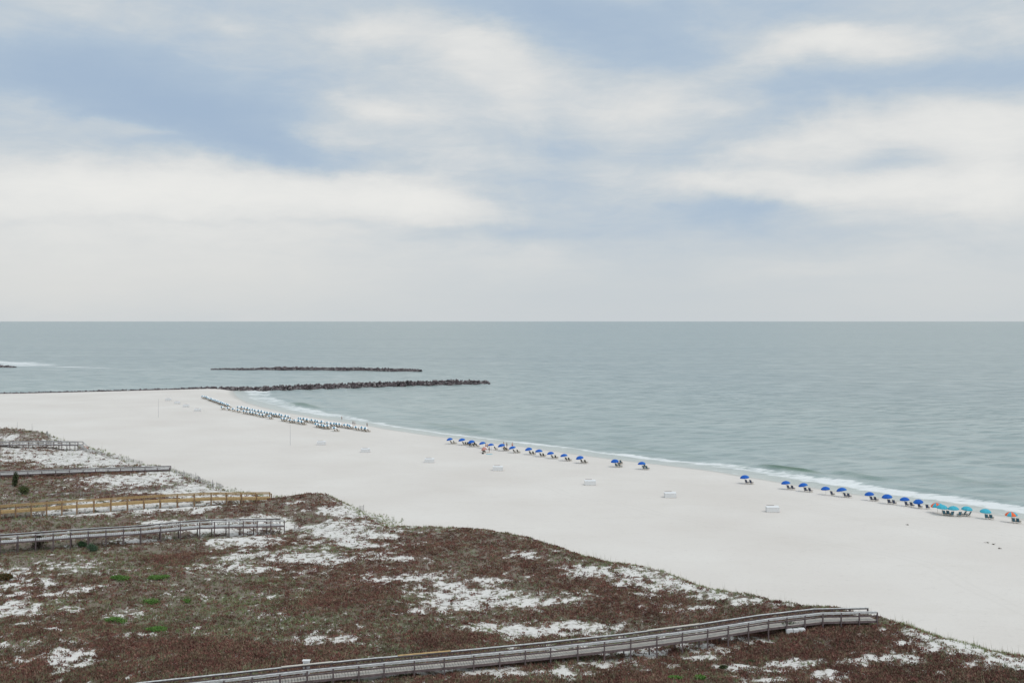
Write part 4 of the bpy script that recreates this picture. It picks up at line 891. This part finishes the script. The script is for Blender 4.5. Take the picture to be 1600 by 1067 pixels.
    hr.add(pr, [(i*10+j2, i*10+(j2+1) % 10, (i+1)*10+(j2+1) % 10, (i+1)*10+j2) for i in range(4) for j2 in range(10)]); hr.build('hair', M['hair'], root, smooth=True)
    fc = MB()
    fc.tube([H_+Vector((0, .085, .02))*k, H_+Vector((0, .12, -.015))*k], [.010*k, .016*k], 6)
    fc.build('nose', M['skin'], root); fc = MB()
    for s_ in (-1, 1): fc.tube([H_+Vector((s_*.032, .085, .025))*k, H_+Vector((s_*.032, .097, .025))*k], [.012*k, .006*k], 6)
    fc.build('eyes', M['hair'], root); fc = MB(); fc.bar(H_+Vector((-.025, .09, -.05))*k, H_+Vector((.025, .09, -.05))*k, .01, .012); fc.build('mouth', M['cloth_red'], root)
    fc = MB()
    for s_ in (-1, 1): fc.tube([H_+Vector((s_*.085, 0, .03))*k, H_+Vector((s_*.10, -.005, 0))*k, H_+Vector((s_*.088, 0, -.03))*k], [.012*k, .018*k, .01*k], 6)
    fc.build('ears', M['skin'], root)
    if top:
        T_ = ['pel','wai','che','sL','sR']; t_ = {n_: i for i, n_ in enumerate(T_)}
        nn = [(Vector(J[n_])*k, (R_[n_][0]+.014)*k, (R_[n_][1]+.014)*k) for n_ in T_]
        mL = (Vector(J['sL'])*.45+Vector(J['eL'])*.55)*k; mR = (Vector(J['sR'])*.45+Vector(J['eR'])*.55)*k; nn += [(mL, .056*k, .056*k), (mR, .056*k, .056*k)]
        skin_mesh('shirt', nn, [(0, 1), (1, 2), (2, 3), (2, 4), (3, 5), (4, 6)], top, root)
    T_ = ['pel','hL','hR']; nn = [(Vector(J[n_])*k, (R_[n_][0]+.018)*k, (R_[n_][1]+.018)*k) for n_ in T_]
    mL = (Vector(J['hL'])*.25+Vector(J['kL'])*.75)*k; mR = (Vector(J['hR'])*.25+Vector(J['kR'])*.75)*k; nn += [(mL, .080*k, .080*k), (mR, .080*k, .080*k)]
    skin_mesh('shorts', nn, [(0, 1), (0, 2), (1, 3), (2, 4)], bottom, root)
    tag(root, label, 'person', 'people on the beach'); return root
person(573.5,667.5,'stand',M['cloth_black'],M['cloth_black'],'person in black standing by the last white and blue umbrella',-.8)
person(551.5,664.5,'stand',M['cloth_grey'],M['cloth_navy'],'person in grey standing at the water side of the white umbrellas, left of two',-.5)
person(554.3,665,'walk',M['cloth_white'],M['cloth_grey'],'person in pale clothes walking at the water side of the white umbrellas, right of two',-1.2)
person(534,655,'stand',None,M['cloth_grey'],'person wading alone in the shallow surf beyond the white umbrellas',-.6,loc=Vector((*G(534,655.5,0.0),-.35)))
person(791.8,700,'stand',M['cloth_teal'],M['cloth_grey'],'person in teal standing beside the sixth blue umbrella',-.7)
person(787,699,'stand',None,M['cloth_navy'],'bare chested person standing behind the sixth blue umbrella',2.4)
person(800.4,699.5,'walk',None,M['cloth_red'],'person in red shorts standing behind the seventh blue umbrella',-.4)
person(764.6,706.5,'stand',M['cloth_navy'],M['cloth_navy'],'person in navy standing at the right of the coral umbrella',1.9)
person(759.2,701,'stand',None,M['cloth_red'],'bare chested person behind the coral umbrella, left of two',-.7)
person(761.8,702,'walk',None,M['cloth_grey'],'bare chested person behind the coral umbrella, right of two',.6)
q = place_umb(U_coral, 758.5, 700.2, 'faded coral umbrella tilted low, in front of the blue row', None, 12, sc=1.0, hgt=1.25)
def sitter(px, py, top, bot, label, proto, clabel, yaw):
    q = P(px, py); place_chair(proto, q.x, q.y, yaw, clabel, 'occupied beach chairs'); person(px, py, 'sit', top, bot, label, yaw, loc=q)
sitter(756, 707, M['cloth_teal'], M['cloth_black'], 'seated person in teal under the coral umbrella', C_dark, 'dark chair with a seated person under the coral umbrella', SEA_DIR)
sitter(742.5, 696, M['cloth_red'], M['cloth_white'], 'seated person in red beside the third blue umbrella', C_dark, 'dark chair with a person in red beside the third blue umbrella', SEA_DIR+.4)
sitter(790.5, 703, M['cloth_red'], M['cloth_white'], 'seated person in red under the sixth blue umbrella', C_dark, 'dark chair with a person in red under the sixth blue umbrella', SEA_DIR-.2)
sitter(967, 726, M['cloth_red'], M['cloth_navy'], 'seated person in red under the thirteenth blue umbrella', C_teal, 'chair with a person in red under the thirteenth blue umbrella', SEA_DIR-.3)
sitter(970.5, 725, M['cloth_teal'], M['cloth_teal'], 'seated person in teal at the right of the thirteenth blue umbrella', C_teal, 'chair with a person in teal right of the thirteenth blue umbrella', SEA_DIR+.3)
sitter(1008.6, 731, M['cloth_navy'], M['cloth_red'], 'seated person in navy under the fourteenth blue umbrella', C_teal, 'chair with a person in navy under the fourteenth blue umbrella', SEA_DIR)
# bag and towel by the coral umbrella
q = P(754.5, 709); s = MB(); s.box((-.3, -.18, -.03), (.3, .18, .32)); o = s.build('beach_bag', M['cloth_black']); o.location = q
mo = o.modifiers.new('b', 'BEVEL'); mo.width = .08; mo.segments = 3; tag(o, 'black beach bag on the sand in front of the coral umbrella', 'bag')
q = P(764.5, 709.5); s = MB()
for i in range(8): s.box((-.9+i*.225, -.4, -.05), (-.9+(i+1)*.225-.001, .4, .035+.012*math.sin(i*1.7)))
o = s.build('towel', M['teal']); o.location = q; tag(o, 'pale turquoise towel spread on the sand beside the coral umbrella', 'towel')
